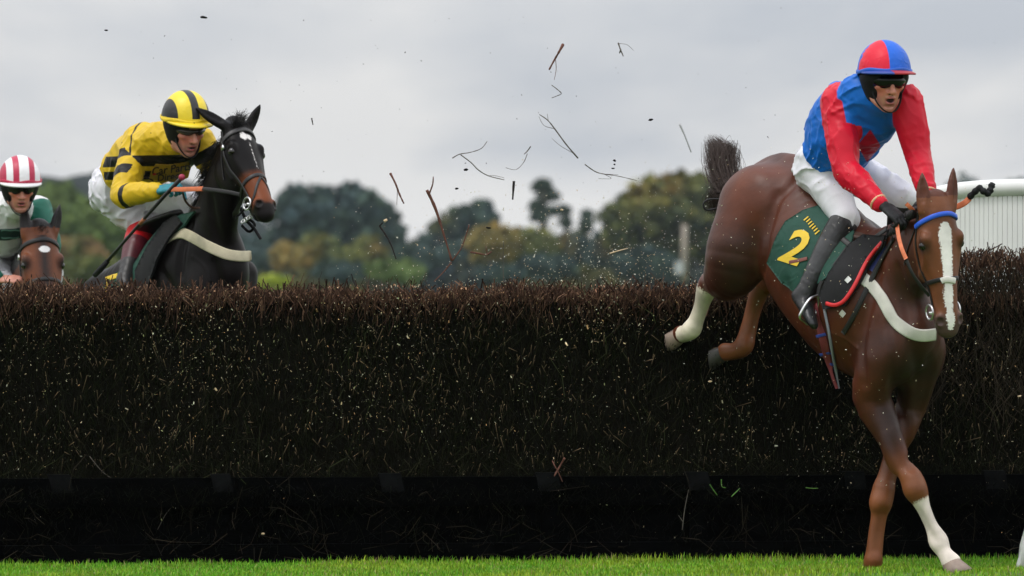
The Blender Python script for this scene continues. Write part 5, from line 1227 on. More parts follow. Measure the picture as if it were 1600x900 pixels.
for pp_, rr_ in (([(300, 350), (285, 390), (282, 430)], .016), ([(335, 410), (340, 440), (345, 450)], .018), ([(330, 310), (335, 350), (345, 385)], .014), ([(250, 420), (262, 440), (268, 450)], .012)): prims.append(groove(B2, pp_, rr_))
for pp_ in ([(300, 400), (318, 415), (330, 440)], [(350, 240), (352, 262), (362, 280)]): prims.append(vein(B2, pp_))
v2, q2 = sdf_mesh(prims + hp, .0082, coat2)
M_blackcoat = mat('black_coat', (0.0055, 0.0042, 0.0040), 0.42, 0.35, 5.0, 0.0012, 120, spec=0.12, sheen=0.0,
                  marks=(('tan', (0.16, 0.046, 0.018), .04, .02), ('star', (0.72, 0.68, 0.66), .004, .012), ('dark', (0.010, 0.008, 0.008), .012, .006)))
t_, la, bk = H2.loc(v2); onh = (t_ > -.06) & (t_ < .75) & (np.abs(la) < .2) & (bk < .32) & (bk > -.1)
star = np.where(onh & (bk < .08), .022 - np.minimum(np.hypot((t_ - .105) / 1.25, la - .020), np.hypot(t_ - .110, la + .016) + .003), -1.0)
star = np.maximum(star, np.where(onh & (bk < .08) & (t_ > .15) & (t_ < .34), .0012 - np.abs(la + .002), -1.0))
tan_ = np.where(onh, np.minimum(np.minimum(t_ - .37, .585 - t_), .10 - bk), -1.0)
nos = np.where(onh, np.maximum(.030 - np.linalg.norm(np.stack([t_ - .588, np.abs(la) - .052, bk - .034], 1), axis=1), np.minimum(t_ - .585, .03)), -1.0)
h2 = thing('horse', w(250, 840, .4) * [1, 1, 0], 'black horse with a tan nose and small white star rising behind the fence', 'horse', 'racehorses jumping the birch fence')
part('body', v2, q2, M_blackcoat, h2, True, {'tan': tan_, 'star': star, 'dark': nos}); B2 = bvh_of(v2, q2)
def eyes(H, root):
    for g_ in (-1, 1):
        c = H.p(.195, g_ * .101, .053); bm = bmesh.new(); bmesh.ops.create_uvsphere(bm, u_segments=16, v_segments=10, radius=.0245)
        vv = [np.array(x.co) + c for x in bm.verts]; bmesh.ops.triangulate(bm, faces=bm.faces[:]); ff = np.array([[x.index for x in f.verts] for f in bm.faces]); bm.free()
        part('eye', vv, ff, M_eye, root)
eyes(H2, h2)
hair(h2, 'forelock', M_hairblack, 260, [H2.p(.0, 0, .04), H2.p(.02, .02, .03), H2.p(-.02, -.02, .06)], [H2.F + Z * .8 - H2.R * .3, H2.F + Z * .5 + H2.R * .7, Z + H2.F * .3], [.09, .09, .08], .0016, 5, .9, 7, .014)
cr = smooth_path([H2.p(.0, 0, .15), w(332, 250, -.34), w(322, 290, -.24), w(312, 325, -.10)], 5)
hair(h2, 'mane', M_hairblack, 700, [p + RA * .01 for p in cr], [RA * .5 - Z * .3 - A_ * .2 for p in cr], [.07] * len(cr), .0016, 5, 1.5, 8, .014)
for r_, dx in ((legs2[0], 0), (legs2[1], 0)):
    e = r_[-1]; hoof(h2, w(e[0] - 4, e[1] + 3, e[2] + .03), V(-.3, .5, -.8), V(.6, -.6, .4), M_horndark, .046, .058, .07)
for r_ in legs2[2:]:
    e = r_[-1]; hoof(h2, w(e[0] + 2, e[1] + 3, e[2] - .01), V(.5, -.8, -.2), V(-.1, .1, 1), M_horndark, .046, .060, .055)
def full_bridle(H, Bv, root, band_m, nose_t=.39, cross=False):
    brd = MB()
    head_strap(H, Bv, [(nose_t + .02, 175), (nose_t + .01, 120), (nose_t, 70), (nose_t - .01, 30), (nose_t - .012, 0), (nose_t - .01, -40), (nose_t, -90), (nose_t + .01, -140), (nose_t + .02, -185)], .022, .006, brd)
    if cross: head_strap(H, Bv, [(.40, 0), (.46, 30), (.52, 60), (.56, 110)], .014, .005, brd); head_strap(H, Bv, [(.40, 0), (.46, -30), (.52, -60), (.56, -110)], .014, .005, brd)
    for g_ in (-1, 1):
        head_strap(H, Bv, [(.02, g_ * 80), (.10, g_ * 92), (.22, g_ * 100), (.34, g_ * 104), (.47, g_ * 100), (.535, g_ * 96)], .018, .006, brd)
        head_strap(H, Bv, [(.05, g_ * 105), (.16, g_ * 125), (.28, g_ * 140)], .014, .004, brd)
    br = brd.build('bridle', M_black, root)
    head_strap(H, Bv, [(.085, -92), (.075, -55), (.062, -25), (.058, 0), (.065, 30), (.075, 60), (.09, 92)], .026, .008, None, 6, .002).build('browband', band_m, root)
    for g_ in (-1, 1):
        ring(MB(), H.p(.53, g_ * .078, .105), H.R, .034, .006).build('bit_ring', M_steel, br)
        bk_ = MB(); p = H.p(.13, g_ * .118, .10); bk_.box(p, (.014, .006, .012), np.stack([H.D, H.R, H.F])); bk_.build('buckle', M_steel, br)
    MB().tube([H.p(.535, -.08, .105), H.p(.535, .08, .105)], .008).build('bit', M_steel, br)
    return br
br2 = full_bridle(H2, B2, h2, mat('dark_browband', (.035, .032, .032), .45), .40, True)
chn = MB(); 
for k_ in range(6): ring(chn, H2.p(.53 + .012 * k_, -.03 + .02 * k_, .175 + .004 * k_), H2.R + V(.2 * (k_ % 2), 0, .4 * (k_ % 2)), .012, .004, 5, 9)
chn.build('curb_chain', M_steel, br2)
# breast strap, saddle cloth, saddle
strap_px(B2, [(243, 392), (262, 376), (283, 365), (300, 370), (325, 384), (352, 397), (376, 401), (392, 400)], .060, .010, .004, 8, fallY=YB - .3).build('breast_girth', M_webcream, h2)
strap_px(B2, [(250, 384), (240, 394), (232, 404)], .035, .008, .006, 5, fallY=YB).build('breast_strap_end', M_black, h2)
vd, fd, _ = drape(B2, [(310, 331), (288, 338), (262, 352), (236, 380), (214, 414), (186, 428), (168, 446), (158, 470), (214, 490), (226, 462), (232, 428), (246, 398), (268, 372), (292, 356)], .016, .008, 5.0, 6, .006)
cloth2 = part('saddle_cloth', vd, fd, M_green, h2); BC2 = bvh_of(vd, fd[0])
strap_px(BC2, [(166, 437), (174, 434), (184, 431)], .030, .003, .003, 5, fallY=YB + .4).build('cloth_stripe', M_yellow, cloth2)
strap_px(BC2, [(170, 440), (167, 449), (162, 462), (159, 472)], .036, .003, .003, 5, fallY=YB + .4).build('number', M_yellow, cloth2)
sad = Chain([(w(222, 382, .50), .13, .030), (w(236, 370, .42), .16, .03), (w(262, 350, .26), .17, .035), (w(285, 336, .14), .11, .03)], RA, .03)
vv, qq = sdf_mesh([sad], .010); part('saddle', vv, qq, M_black, h2)
vd, fd, _ = drape(B2, [(282, 342), (262, 356), (238, 390), (220, 425), (222, 448), (240, 448), (252, 410), (272, 376), (292, 352)], .03, .010, 5.0, 6)
part('saddle_flap', vd, fd, M_pad, h2)
hair(h2, 'tail', M_hairblack, 500, [w(108, 500, 1.3), w(104, 510, 1.32)], [V(-.7, .5, .1), V(-.6, .6, -.2)], [.4, .45], .002, 6, 1.2, 9, .03)
B2x = B2
def rein2(pts, wd, m, dy=0):
    p = smooth_path([w(*a) for a in pts], 6); return ribbon(p, np.tile(nrm(V(-.3, -.95, .1)), (len(p), 1)), wd, .005).build('rein', m, h2)
rein2([(268, 296, -.62), (290, 296, -.68), (318, 295, -.74)], .026, M_orange)
rein2([(316, 295, -.735), (335, 297, -.80), (355, 300, -.86), (374, 304, -.88)], .022, M_black)
rein2([(286, 300, -.62), (290, 314, -.58), (300, 324, -.55), (312, 325, -.52)], .012, M_brownlea)
rein2([(376, 325, -.30), (386, 345, -.34), (398, 358, -.38), (408, 374, -.40)], .018, M_black)
rein2([(378, 352, -.30), (390, 362, -.33), (398, 350, -.36), (382, 338, -.33)], .016, M_black)

def onb2(px, py, gap): p, n_ = hit(B2, px, py); return W(px, py, (p[1] if p is not None else YB + .5) - gap)
M_silk2 = mat('yellow_black_silks', (0.64, 0.42, 0.016), 0.45, 0.06, 12, 0.0008, 220, wrinkle=0.014, wscale=6, spec=0.22, sheen=0, marks=(('hoop', (0.010, 0.009, 0.010), .0022, 0),))
def attr2(v, dT, dA, g):
    up = nrm(between(g['shL'], g['shR'], .5) - g['wst']); c = between(g['shL'], g['shR'], .5)
    h = (v - c) @ up                              # height along the trunk below the shoulders
    zb = lambda a, b: np.minimum(v[:, 2] - W(0, b, YB - .3)[2], W(0, a, YB - .3)[2] - v[:, 2])
    hoop_t = np.where(v[:, 1] < g['wst'][1] - .02, np.maximum(zb(242, 259), zb(266, 279)), .020 - np.abs(h + .33))
    hoop_t = np.maximum(hoop_t, .008 - np.abs((v - c) @ nrm(g['shL'] - g['shR']) + .19 + .2 * h))
    out = hoop_t
    for s in 'LR':
        a1 = nrm(g['el' + s] - g['sh' + s]); l1 = np.linalg.norm(g['el' + s] - g['sh' + s]); a2 = nrm(g['wr' + s] - g['el' + s])
        u1 = (v - g['sh' + s]) @ a1; u2 = (v - g['el' + s]) @ a2
        upper = u2 < .02
        b = np.where(upper, np.maximum(.032 - np.abs(u1 - .075), .030 - np.abs(u1 - .195)), .020 - np.abs(u2 - .065))
        out = np.where((dA[s] < dT - .012) & (dA[s] < .06), b, out)
    return {'hoop': out}
hd2 = PF(w(291, 199, -.42), V(.46, -.80, -.34), V(-.05, 0, 1), 1.10)
J2 = dict(pel=w(190, 292, .42), wst=w(222, 262, .20), nck=w(268, 216, -.16), head=hd2, shR=w(212, 236, -.02), shL=w(312, 222, -.20), elR=w(193, 304, -.22), wrR=w(243, 298, -.45), elL=w(338, 268, -.18), wrL=w(345, 306, -.16),
          hipR=w(178, 302, .38), knR=onb2(222, 352, .14), anR=onb2(197, 438, .10), toeR=onb2(212, 462, .12), hipL=w(206, 296, .52), knL=w(304, 322, .12), anL=w(300, 430, .30), toeL=w(330, 452, .10), mouth=.004, hem=.55,
          handR=(w(250, 297, -.47), w(280, 289, -.60) - w(250, 297, -.47), V(.35, .35, -.85), V(.3, -.5, .8), 1.0), handL=(w(345, 309, -.15), V(-.1, -.4, -.6), V(.2, .6, -.7), V(-.6, -.3, .5), 1.0),
          extra=[Chain([(w(222, 214, .02), .06), (w(198, 240, .14), .075), (w(184, 268, .26), .080), (w(188, 288, .34), .07)], None, .08)])
M_glove2 = mat('teal_glove', (0.035, 0.22, 0.27), 0.7, 0.2, 60, 0.001, 160, wrinkle=.003, wscale=40, spec=.3)
M_boot2 = mat('red_topped_boot', (0.085, 0.008, 0.016), 0.42, 0.3, 14, 0.001, 70, wrinkle=0.004, wscale=18, spec=0.45, marks=(('cuff', (0.58, 0.008, 0.012), .006, 0), ('foot', (.016, .015, .016), .01, 0)))
r2 = rider(J2, 'person in yellow silks with black hoops and striped cap riding the black horse', dict(jacket=M_silk2, jacket_attr=attr2, glove=M_glove2, boot=M_boot2), 70)
M_cap2 = mat('yellow_black_cap', (0.80, 0.60, 0.02), 0.42, 0.05, 14, 0.0006, 200, wrinkle=.003, wscale=22, marks=(('stripe', (0.012, 0.012, 0.014), .0015, 0),))
def st2(x, y, z, c0): return {'stripe': np.maximum(.021 - np.abs(y + .005), np.abs(y + .005) - .082) + np.where(z < c0[2] + .012, -.2, 0)}
helmet(r2['root'], PF(hd2.p(.002, 0, -.008), V(.46, -.80, -.16), V(-.05, 0, 1), 1.08), M_cap2, mat('yellow_peak', (0.80, 0.58, 0.02), 0.42), M_bkcloth, mat('yellow_band', (0.78, 0.55, 0.015), .5, wrinkle=.004, wscale=30), st2, .05)
M_lens2 = mat('smoky_lens', (0.05, 0.035, 0.035), 0.08, 0.05, 10, spec=0.6)
goggles(r2['root'], hd2, M_lens2, .034, 72)
# the sponsor's patch across the chest
BJ2 = bvh_of(*r2['jacket'])
vd, fd, _ = drape(BJ2, [(236, 268), (243, 256), (262, 257), (280, 255), (294, 252), (297, 262), (294, 276), (276, 284), (262, 282), (248, 281), (233, 277)], .004, .002, 5.0, 3)
patch = part('chest_patch', vd, fd, mat('gold_patch', (0.50, 0.30, 0.024), .6, .12), r2['jobj']); BQ = bvh_of(vd, fd[0])
M_txt = mat('dark_lettering', (0.05, 0.022, 0.012), .6)
text_on(BQ, 'Car Parts', patch, M_txt, 267, 264, 17, 8, YB - .4, .003, bold=.02, shear=.25, xscale=.95)
text_on(BQ, 'Direct', patch, M_txt, 264, 276, 15, 8, YB - .4, .003, bold=.02, shear=.25)
strap_px(BQ, [(239, 272), (244, 271)], .018, .002, .003, 4, fallY=YB - .4).build('red_dot', M_red, patch)
ba = MB(); bm = bmesh.new(); bmesh.ops.create_icosphere(bm, subdivisions=2, radius=.019); vb = [np.array(x.co) for x in bm.verts]; fb = np.array([[x.index for x in f.verts] for f in bm.faces]); bm.free()
cgp = w(284, 277, -.66); part('whip_cap', np.array(vb) + cgp, fb, mat('crimson_cap', (.34, .02, .06), .5), None if False else thing('jockey_whip', w(205, 365, -.40), 'long black whip with a red knob held in the teal glove', 'whip'))
whip = bpy.data.objects['jockey_whip']
MB().tube([cgp, w(270, 293, -.62), w(258, 305, -.60), w(225, 342, -.48), w(185, 388, -.30), w(166, 410, -.22)], [.012, .013, .011, .0095, .009, .010], 8).build('shaft', M_black, whip)
MB().tube([w(168, 408, -.23), w(157, 421, -.18), w(148, 430, -.14)], [.014, .017, .015], 8).build('flap', M_pad, whip)
MB().tube([w(218, 350, -.455), w(226, 341, -.482)], .0105, 8).build('collar', mat('copper_collar', (.35, .12, .05), .5), whip)
# ------------------------------------------------------------------ the bay horse at the back, and its rider in white and green
YC = 33.6
w = lambda px, py, dy=0.0: W(px, py, YC + dy)
H3 = Head(w(66, 358, -.45), w(78, 496, -.62) - w(66, 358, -.45), V(.32, -.92, .22), 1.06)
A_ = nrm(V(.42, -.88, .22)); RA = nrm(np.cross(A_, Z)); UA = np.cross(RA, A_)
wi = w(28, 425, .25)
def tr(s, h, lat=0.0): return wi + A_ * s + UA * h + RA * lat
trunk = Chain([(tr(-1.25, -.30), .14, .19), (tr(-.98, -.30), .25, .28), (tr(-.72, -.31), .25, .29), (tr(-.42, -.34), .285, .335), (tr(0, -.36), .25, .36), (tr(.2, -.40), .22, .33), (tr(.36, -.42), .165, .245)], RA, .08, 4)
neck = Chain([(tr(.16, -.18), .13, .26), (between(tr(.16, -.18), H3.p(.1, 0, .13), .4) + Z * .03, .105, .20), (between(tr(.16, -.18), H3.p(.1, 0, .13), .75) + Z * .02, .088, .165), (H3.p(.10, 0, .13), .078, .125)], [RA, nrm(RA + H3.R), H3.R, H3.R], .08, 4)
def gr(p, z): return V(p[0], p[1], z)
legs3 = []
for g_ in (-1, 1):
    e = tr(.12, -.72, g_ * .15); k_ = e + A_ * .30 - Z * .18; f_ = k_ - A_ * .06 - Z * .27; legs3.append([(tr(.1, -.35, g_ * .13), .1), (e, .10), (between(e, k_, .6), .068), (k_, .058), (between(k_, f_, .5), .037), (f_, .046), (f_ - A_ * .07 - Z * .05, .046)])
for g_ in (-1, 1):
    h_ = tr(-1.0, -.35, g_ * .14); st = gr(h_ + A_ * .16, h_[2] - .40); hk = gr(h_ - A_ * .22, .52); f_ = gr(h_ - A_ * .20, .16); legs3.append([(h_, .16), (st, .11), (hk, .062), (between(hk, f_, .5), .038), (f_, .046), (f_ + A_ * [.09, .09, 0] - Z * .08, .046)])
prims = [trunk, neck] + [Chain(r_, None, .05, 3) for r_ in legs3]
hp = H3.prims() + H3.ear(1, V(-.05, .12, .95), .165) + H3.ear(-1, V(.20, .12, .95), .165)
def coat3(P, f): return f - .0018 * sines(P, 35, 6, 14, 40)
v3, q3 = sdf_mesh(prims + hp, .0088, coat3)
M_bay = mat('bay_coat', (0.135, 0.038, 0.012), 0.45, 0.32, 5.0, 0.0012, 120, spec=0.28, sheen=0.05, marks=(('dark', (0.013, 0.010, 0.010), .035, .012), ('star', (0.78, 0.76, 0.76), .004, .006)))
t_, la, bk = H3.loc(v3); onh = (t_ > -.3) & (t_ < .75) & (np.abs(la) < .25) & (bk < .40) & (bk > -.1)
star = np.where(onh & (bk < .1), .026 - np.hypot((t_ - .115) * 1.35, la * .82 + .004), -1.0)
dk = np.maximum(np.where(onh & (t_ > .46), t_ - .50, -1.0), np.where(t_ < -.02, .05, -1.0)); dk = np.where((bk > .18) & (t_ < .1), .05, dk)
dk = np.maximum(dk, np.where(onh & (bk < .10) & (t_ > .03), .030 - np.abs(la) - .03 * np.abs(t_ - .2), -1.0) * .9); dk = np.maximum(dk, np.where(v3[:, 2] < .62, .05, -1.0))
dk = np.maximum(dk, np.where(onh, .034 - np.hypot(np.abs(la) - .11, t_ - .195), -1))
h3 = thing('horse', gr(w(20, 440, .6), 0), 'bay horse with a round white star facing over the fence, mostly hidden', 'horse', 'racehorses jumping the birch fence')
part('body', v3, q3, M_bay, h3, True, {'dark': dk, 'star': star}); B3 = bvh_of(v3, q3)
eyes(H3, h3); full_bridle(H3, B3, h3, M_black, .30)
for i_, r_ in enumerate(legs3): hoof(h3, r_[-1][0] - Z * .01, A_ * [1, 1, 0] - Z * .2, V(0, 0, 1) if i_ > 1 else nrm(A_ + Z * .3), M_horndark, .046, .058, .055)
hair(h3, 'forelock', M_hairblack, 160, [H3.p(.0, .01, .04), H3.p(.0, -.02, .05)], [H3.F * .6 + Z * .6 - H3.R * .2, H3.F * .6 + Z * .3 + H3.R * .3], [.06, .06], .0016, 5, 1.1, 17, .014)
sad = Chain([(tr(-.62, .03), .17, .035), (tr(-.40, .0), .19, .03), (tr(-.12, .03), .17, .035), (tr(0, .05), .11, .03)], RA, .03)
vv, qq = sdf_mesh([sad], .010); part('saddle', vv, qq, M_black, h3)
hair(h3, 'tail', M_hairblack, 400, [tr(-1.38, -.16), tr(-1.4, -.2)], [-A_ + Z * .1, -A_ - Z * .3], [.4, .45], .002, 6, 1.2, 19, .03)
M_silk3 = mat('white_green_silks', (0.72, 0.71, 0.71), 0.5, 0.06, 12, 0.0008, 220, wrinkle=0.014, wscale=6, spec=0.35, marks=(('sleeve', (0.006, 0.115, 0.075), .0025, 0),))
def attr3(v, dT, dA, g):
    out = np.full(len(v), -.05)
    for s in 'LR':
        u = (v - g['sh' + s]) @ nrm(g['el' + s] - g['sh' + s]); near = (dA[s] < dT - .005) & (dA[s] < .05)
        out = np.where(near, np.where(np.abs((v - g['el' + s]) @ nrm(g['wr' + s] - g['el' + s])) < .0, 1, u + .035), out)
    return {'sleeve': out}
hd3 = PF(w(31, 291, -.42), V(.20, -.95, -.26), Z, 1.04)
sl, sr = w(58, 328, -.12), w(-42, 340, -.05)
J3 = dict(pel=w(2, 400, .42), wst=w(6, 378, .22), nck=w(24, 326, -.20), head=hd3, shR=sr, shL=sl, elR=w(-40, 408, -.25), wrR=w(-4, 436, -.42), elL=w(78, 384, -.20), wrL=w(50, 452, -.35),
          hipR=w(-22, 408, .40), knR=w(6, 446, -.12), anR=w(-62, 530, .25), toeR=w(-55, 560, .05), hipL=w(20, 404, .40), knL=w(76, 430, .05), anL=w(85, 530, .30), toeL=w(92, 560, .10), mouth=.003, hem=.9, bareR=True, bareL=True,
          handR=(w(0, 437, -.43), V(.85, -.45, .05), V(.1, .4, -.8), V(.2, -.5, .85)), handL=(w(47, 456, -.36), V(-.7, -.5, -.1), V(-.1, .4, -.8), V(-.2, -.5, .85)), extra=[Chain([(w(8, 366, .0), .11), (w(10, 352, -.08), .12)], None, .08)])
r3 = rider(J3, 'person in white silks with green sleeves and red striped cap riding the bay horse', dict(jacket=M_silk3, jacket_attr=attr3, glove=M_glove1), 90)
M_cap3 = mat('red_white_cap', (0.80, 0.79, 0.80), 0.42, 0.04, 14, 0.0006, 200, wrinkle=.003, wscale=22, marks=(('stripe', (0.46, 0.015, 0.06), .0015, 0),))
def st3(x, y, z, c0):
    yy = np.abs(y - .012); return {'stripe': np.maximum(np.maximum(.017 - np.abs(yy - .046), yy - .098), np.where(z < c0[2] + .004, .05, -1))}
helmet(r3['root'], PF(hd3.p(.003, 0, -.022), V(.20, -.95, -.10), Z, 1.02), M_cap3, mat('white_peak', (0.74, 0.73, 0.74), 0.42), M_bkcloth, mat('crimson_band', (0.46, 0.015, 0.06), .5), st3, .045)
goggles(r3['root'], hd3, None, .058)
BJ3 = bvh_of(*r3['jacket'])
bnd = strap_px(BJ3, [(-30, 362), (-5, 366), (12, 366), (26, 364), (44, 360)], .078, .003, .003, 8, fallY=YC - .2).build('sponsor_band', mat('bottle_green_band', (0.004, 0.03, 0.022), .6), r3['jobj'])
for dy_, pts in ((0, [(2, 360), (9, 358), (16, 360), (23, 358), (30, 360)]), (1, [(2, 370), (8, 372), (15, 370), (22, 372), (29, 369)])):
    strap_px(BJ3, pts, .010, .002, .007, 3, fallY=YC - .22).build('word_mark', mat('pale_green_print', (.10, .22, .17), .6), bnd)
# ------------------------------------------------------------------ birch knocked out of the fence, flying
M_bark = mat('reddish_bark', (0.13, 0.055, 0.04), 0.75, 0.35, 40, 0.001, 120, spec=.2)
M_barkdark = mat('dark_bark', (0.022, 0.017, 0.016), 0.8, 0.35, 40, 0.001, 120, spec=.15)
M_barkgrey = mat('grey_bark', (0.12, 0.105, 0.09), 0.8, 0.3, 40, spec=.15)
M_palewood = mat('split_wood', (0.62, 0.45, 0.28), 0.7, 0.2, 30)
M_soil = mat('soil_clod', (0.010, 0.009, 0.009), 0.95, 0.3, 60, 0.004, 90, spec=.1)
M_blade = mat('torn_grass', (0.06, 0.16, 0.015), 0.6, 0.1)
def stick(label, Y, lines, m, name='birch_twig', cat='twig', group='birch twigs flying above the fence', ends=None):
    """lines: (list of photograph pixels, thickness in pixels)"""
    c = W(*lines[0][0][0], Y); r = thing(name, c, label, cat, group); k = Y / FPX
    g = np.random.default_rng(int(c[0] * 1000) % 9973)
    for i, (p, t) in enumerate(lines):
        q = smooth_path([W(x, y, Y + g.normal(0, .012)) for x, y in p], 5); n = len(q)
        MB().tube(q, np.linspace(1, .6, n) * t * k * .40 * (1 + .12 * g.normal(size=n)), 6).build('stem' if i == 0 else 'side_shoot', m, r)
    if ends: MB().tube([W(*ends, Y - .004), W(ends[0] + 5, ends[1] - 3, Y - .004)], [.009, .007], 6).build('broken_end', M_palewood, r)
    return r
stick('long forked reddish twig, the largest one in the air', 29.7, [([(667, 297), (680, 325), (692, 362), (706, 408)], 6.5), ([(671, 302), (676, 288), (677, 276)], 3.5), ([(707, 407), (722, 385), (733, 352)], 3.2), ([(705, 410), (694, 424), (678, 440)], 2.6)], M_bark)
stick('short straight dark brown stick against the bright gap of sky', 29.8, [([(610, 271), (618, 287), (624, 303), (631, 318)], 4.8), ([(621, 296), (620, 320)], 1.6)], M_bark)
stick('short thick reddish stick flying highest, with a hair-thin shoot', 29.9, [([(880, 69), (873, 82), (866, 94), (858, 109)], 5), ([(868, 93), (869, 108), (866, 125)], 1.6)], M_bark)
stick('thin bent twig shaped like an open V below the highest stick', 29.9, [([(862, 133), (870, 139), (877, 146), (870, 150), (862, 153)], 1.9)], M_barkgrey)
stick('long straight twig with feathery side shoots', 29.9, [([(903, 247), (885, 226), (868, 203), (856, 188), (843, 179)], 3.0), ([(857, 190), (855, 178)], 1.4), ([(866, 201), (850, 196), (842, 182)], 1.2), ([(897, 240), (876, 228), (862, 216)], 1.2)], M_barkgrey)
stick('thin wavy twig rising like a question mark', 30.0, [([(707, 247), (718, 241), (735, 238), (752, 232), (761, 221)], 2.2)], M_barkgrey)
stick('long thin curved twig drooping to one end', 30.0, [([(720, 242), (736, 254), (748, 266), (764, 275), (788, 281)], 2.6), ([(765, 274), (776, 275), (788, 278)], 1.2)], M_barkgrey)
stick('hooked thin twig with a short dark tip', 30.0, [([(829, 229), (824, 236), (819, 241)], 2.8), ([(824, 240), (818, 254), (806, 265), (790, 262)], 1.6)], M_barkgrey)
stick('pale trailing twig beside the big oak', 30.1, [([(914, 257), (930, 268), (944, 272), (965, 275), (995, 282)], 2.2), ([(944, 272), (955, 279), (935, 279)], 1.2), ([(944, 272), (966, 273)], 1.2)], M_barkgrey)
stick('stubby upright black piece of stick', 29.7, [([(803, 283), (802, 297), (801, 312)], 6)], M_barkdark)
stick('dark drooping twig with a pale broken end', 29.6, [([(593, 353), (604, 369), (612, 385), (619, 405)], 3.8), ([(593, 353), (598, 348)], 4)], M_barkdark, ends=(600, 346))
stick('small reddish twig lying level with an upturned spur', 29.8, [([(735, 394), (748, 396), (760, 398), (768, 393)], 4.2), ([(761, 397), (759, 384)], 2.4)], M_bark)
stick('pale splinter flying level in front of the oak', 29.8, [([(953, 396), (966, 392), (981, 388)], 3.2)], M_palewood)
stick('faint grey stalk flying by the chestnut tail', 30.6, [([(1062, 194), (1070, 212), (1080, 238)], 4.5)], mat('pale_stalk', (.42, .42, .43), .8))
stick('tiny dark upright sliver beside the black horse head', 29.9, [([(487, 185), (489, 195)], 3)], M_barkdark)
stick('slim upright stem above the hedge under the sky gap', 29.8, [([(787, 445), (786, 410), (787, 375)], 1.8)], M_barkgrey)
stick('wispy torn twig with feathery threads high in the sky', 30.0, [([(966, 67), (969, 76), (974, 88)], 3.2), ([(967, 68), (980, 70), (990, 79)], 1.2), ([(970, 78), (968, 83)], 3.5)], M_barkgrey)
stick('two short dark shoots standing up out of the hedge top', 29.85, [([(556, 448), (552, 438), (549, 428)], 3.4)], M_barkdark, 'hedge_shoot', 'shoot', 'shoots standing out of the hedge top')
stick('broken red twig hanging on the timber ledge', 29.50, [([(882, 716), (875, 728), (866, 744)], 4.4), ([(863, 720), (868, 730), (872, 737), (879, 753)], 2.4)], M_bark, 'fallen_twig', 'twig', 'twigs lying against the fence base')
stick('slim forked twig leaning on the dark base', 29.45, [([(1066, 828), (1070, 795), (1076, 765)], 2.0), ([(1067, 815), (1060, 805)], 1.6)], M_barkgrey, 'fallen_twig', 'twig', 'twigs lying against the fence base')
stick('long curved twig hanging over the black rail', 29.42, [([(140, 713), (158, 735), (175, 748), (190, 757)], 2.0)], M_barkgrey, 'fallen_twig', 'twig', 'twigs lying against the fence base')
stick('drooping slender twig below the ledge with a pale foot', 29.42, [([(276, 760), (272, 785), (258, 805), (246, 828)], 2.0)], M_barkgrey, 'fallen_twig', 'twig', 'twigs lying against the fence base')
for lb, p in (('torn green grass blade slanting down beside a block', [(1109, 757), (1115, 766), (1121, 774)]), ('torn green grass blade slanting upward from the rail', [(1143, 776), (1150, 769), (1156, 763)]), ('level torn green grass blade near the chestnut forelegs', [(1259, 762), (1268, 763), (1278, 763)]), ('bent pale green grass blade above the rail', [(1127, 749), (1128, 760), (1134, 762)])):
    stick(lb, 29.3, [(p, 2.4)], M_blade, 'grass_blade', 'grass blade', 'torn grass flying at the fence base')
def clod(label, px, py, Y, rad, m=None, name='soil_clod', cat='clod', group='clods of earth in the air'):
    c = W(px, py, Y); r = thing(name, c, label, cat, group); bm = bmesh.new(); bmesh.ops.create_icosphere(bm, subdivisions=2, radius=1)
    g = np.random.default_rng(px + py); vv = np.array([list(x.co) for x in bm.verts]); ff = np.array([[x.index for x in f.verts] for f in bm.faces]); bm.free()
    vv = vv * (1 + .6 * sines(vv.astype(np.float32) * .1, px, 4, 20, 45))[:, None] * rad * k2(rad); part('lump', vv + c, ff, m or M_soil, r)
def k2(r): return np.array([[1.15, .8, .55]])
clod('biggest black clod high in the pale sky', 318, 27, 30.5, .0155)
clod('small dark clod beside the wisp of torn twig', 1017, 187, 30.2, .011)
clod('dark clod under the wavy twigs', 728, 265, 30.0, .011)
clod('small clod falling past the drooping twig', 713, 295, 30.0, .009)
clod('uppermost of three tiny clods above the oak', 960, 251, 30.1, .0085); clod('middle one of three tiny clods above the oak', 960, 257, 30.1, .006); clod('lowest of three tiny clods above the oak', 958, 263, 30.1, .007)
clod('thin grey flake in the sky over the yellow rider', 166, 47, 30.4, .0075)
clod('dark scrap flying before the oak foot', 764, 356, 29.9, .011)
for lb, px, py, Y in (('pale wood chip caught in the dark fence base', 411, 834, 29.4), ('pale wood chip flying by the small conifer', 878, 328, 29.7), ('pale chip in the dark birch near the white sock', 1110, 596, 29.55), ('pale chip glowing at the birch end beside the chestnut chest', 1593, 619, 29.6)):
    clod(lb, px, py, Y, .0085, M_palewood, 'wood_chip', 'wood chip', 'pale chips of split wood')
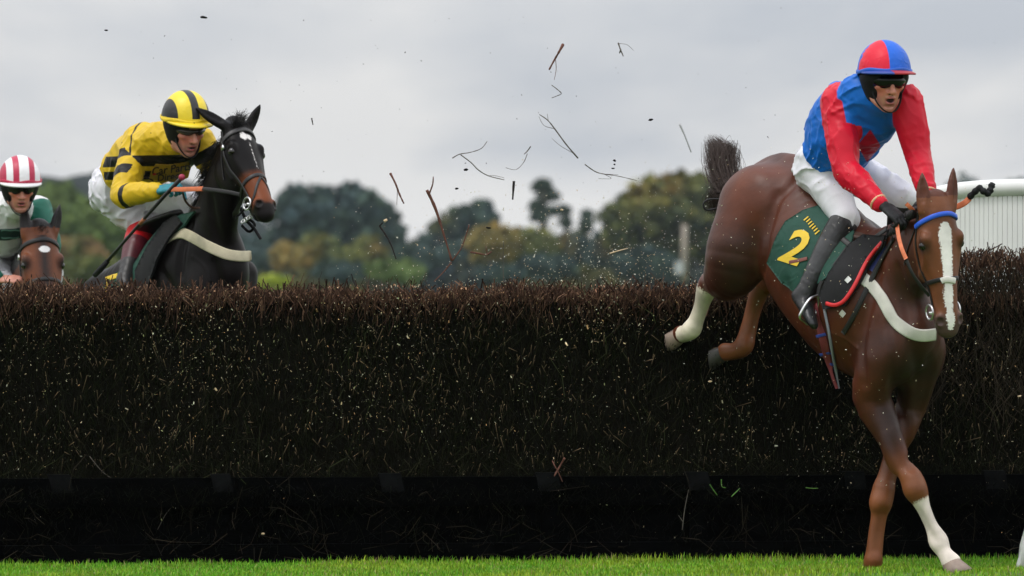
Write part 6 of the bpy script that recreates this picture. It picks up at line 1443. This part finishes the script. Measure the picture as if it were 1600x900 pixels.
# fine chaff nobody could count
def chaff(name, label, n, fx, fy, Yr, sz, cols):
    px, py = fx(n), fy(n); Y = rng.uniform(*Yr, n); k = Y / FPX
    c = np.stack([(px - 800) * k, Y, EYE + (HOR - py) * k], 1); a = rng.normal(0, 1, (n, 3)); a /= np.linalg.norm(a, axis=1, keepdims=True); s = rng.uniform(*sz, n) * rng.uniform(.4, 1, n)
    keep = c[:, 2] > .05
    vv, q, t = prisms(c - a * s[:, None], c + a * s[:, None], s * .7, s * .5); vv = vv.reshape(-1, 6, 3)[keep].reshape(-1, 3); n2 = keep.sum()
    cc = np.asarray(cols)[rng.integers(0, len(cols), n2)]
    b = (np.arange(n2) * 6)[:, None]; kk = np.arange(3)[None]; q = np.stack([b + kk, b + (kk + 1) % 3, b + 3 + (kk + 1) % 3, b + 3 + kk], -1).reshape(-1, 4); t = b + 3 + kk
    link(name, mesh_np(name, vv, [q, t], False, {'tint': np.repeat(cc, 6, 0)}, M_chip), None, label, 'chaff', None, 'stuff')
palecol = [[.62, .58, .45], [.55, .48, .34], [.66, .64, .55], [.5, .36, .22]]
chaff('flying_chaff', 'pale chaff hanging in the air over the fence', 1500, lambda n: np.where(rng.uniform(0, 1, n) < .7, rng.normal(930, 130, n), rng.uniform(520, 1150, n)), lambda n: 448 - np.abs(rng.normal(0, 75, n)), (29.2, 30.6), (.0016, .0050), palecol)
chaff('flying_chaff', 'pale bits of birch sprayed round the chestnut horse', 420, lambda n: rng.normal(1290, 130, n), lambda n: rng.uniform(230, 760, n), (27.9, 28.4), (.0018, .0045), palecol)
chaff('flying_dust', 'dark crumbs scattered across the sky', 170, lambda n: rng.uniform(0, 1600, n), lambda n: rng.uniform(0, 300, n), (29.5, 31), (.0020, .0050), [[.02, .02, .02], [.10, .09, .08]])
# ------------------------------------------------------------------ the damp air: one closed box of thin even haze
hm = bpy.data.materials.new('thin_haze'); hm.use_nodes = True; hn = hm.node_tree
for n_ in list(hn.nodes):
    if n_.type == 'BSDF_PRINCIPLED': hn.nodes.remove(n_)
pv = hn.nodes.new('ShaderNodeVolumePrincipled'); pv.inputs['Density'].default_value = 0.00007; pv.inputs['Color'].default_value = (0.80, 0.88, 0.98, 1); pv.inputs['Anisotropy'].default_value = 0.2
hn.links.new(pv.outputs[0], hn.nodes['Material Output'].inputs['Volume'])
hb = MB().box((0, 640, 14.0), (3100, 700, 16.0))
hz_o = link('haze', mesh_np('haze', hb.verts(), hb.faces(), False, None, hm), None, 'thin blue grey haze over the distant trees', 'haze', None, 'stuff')
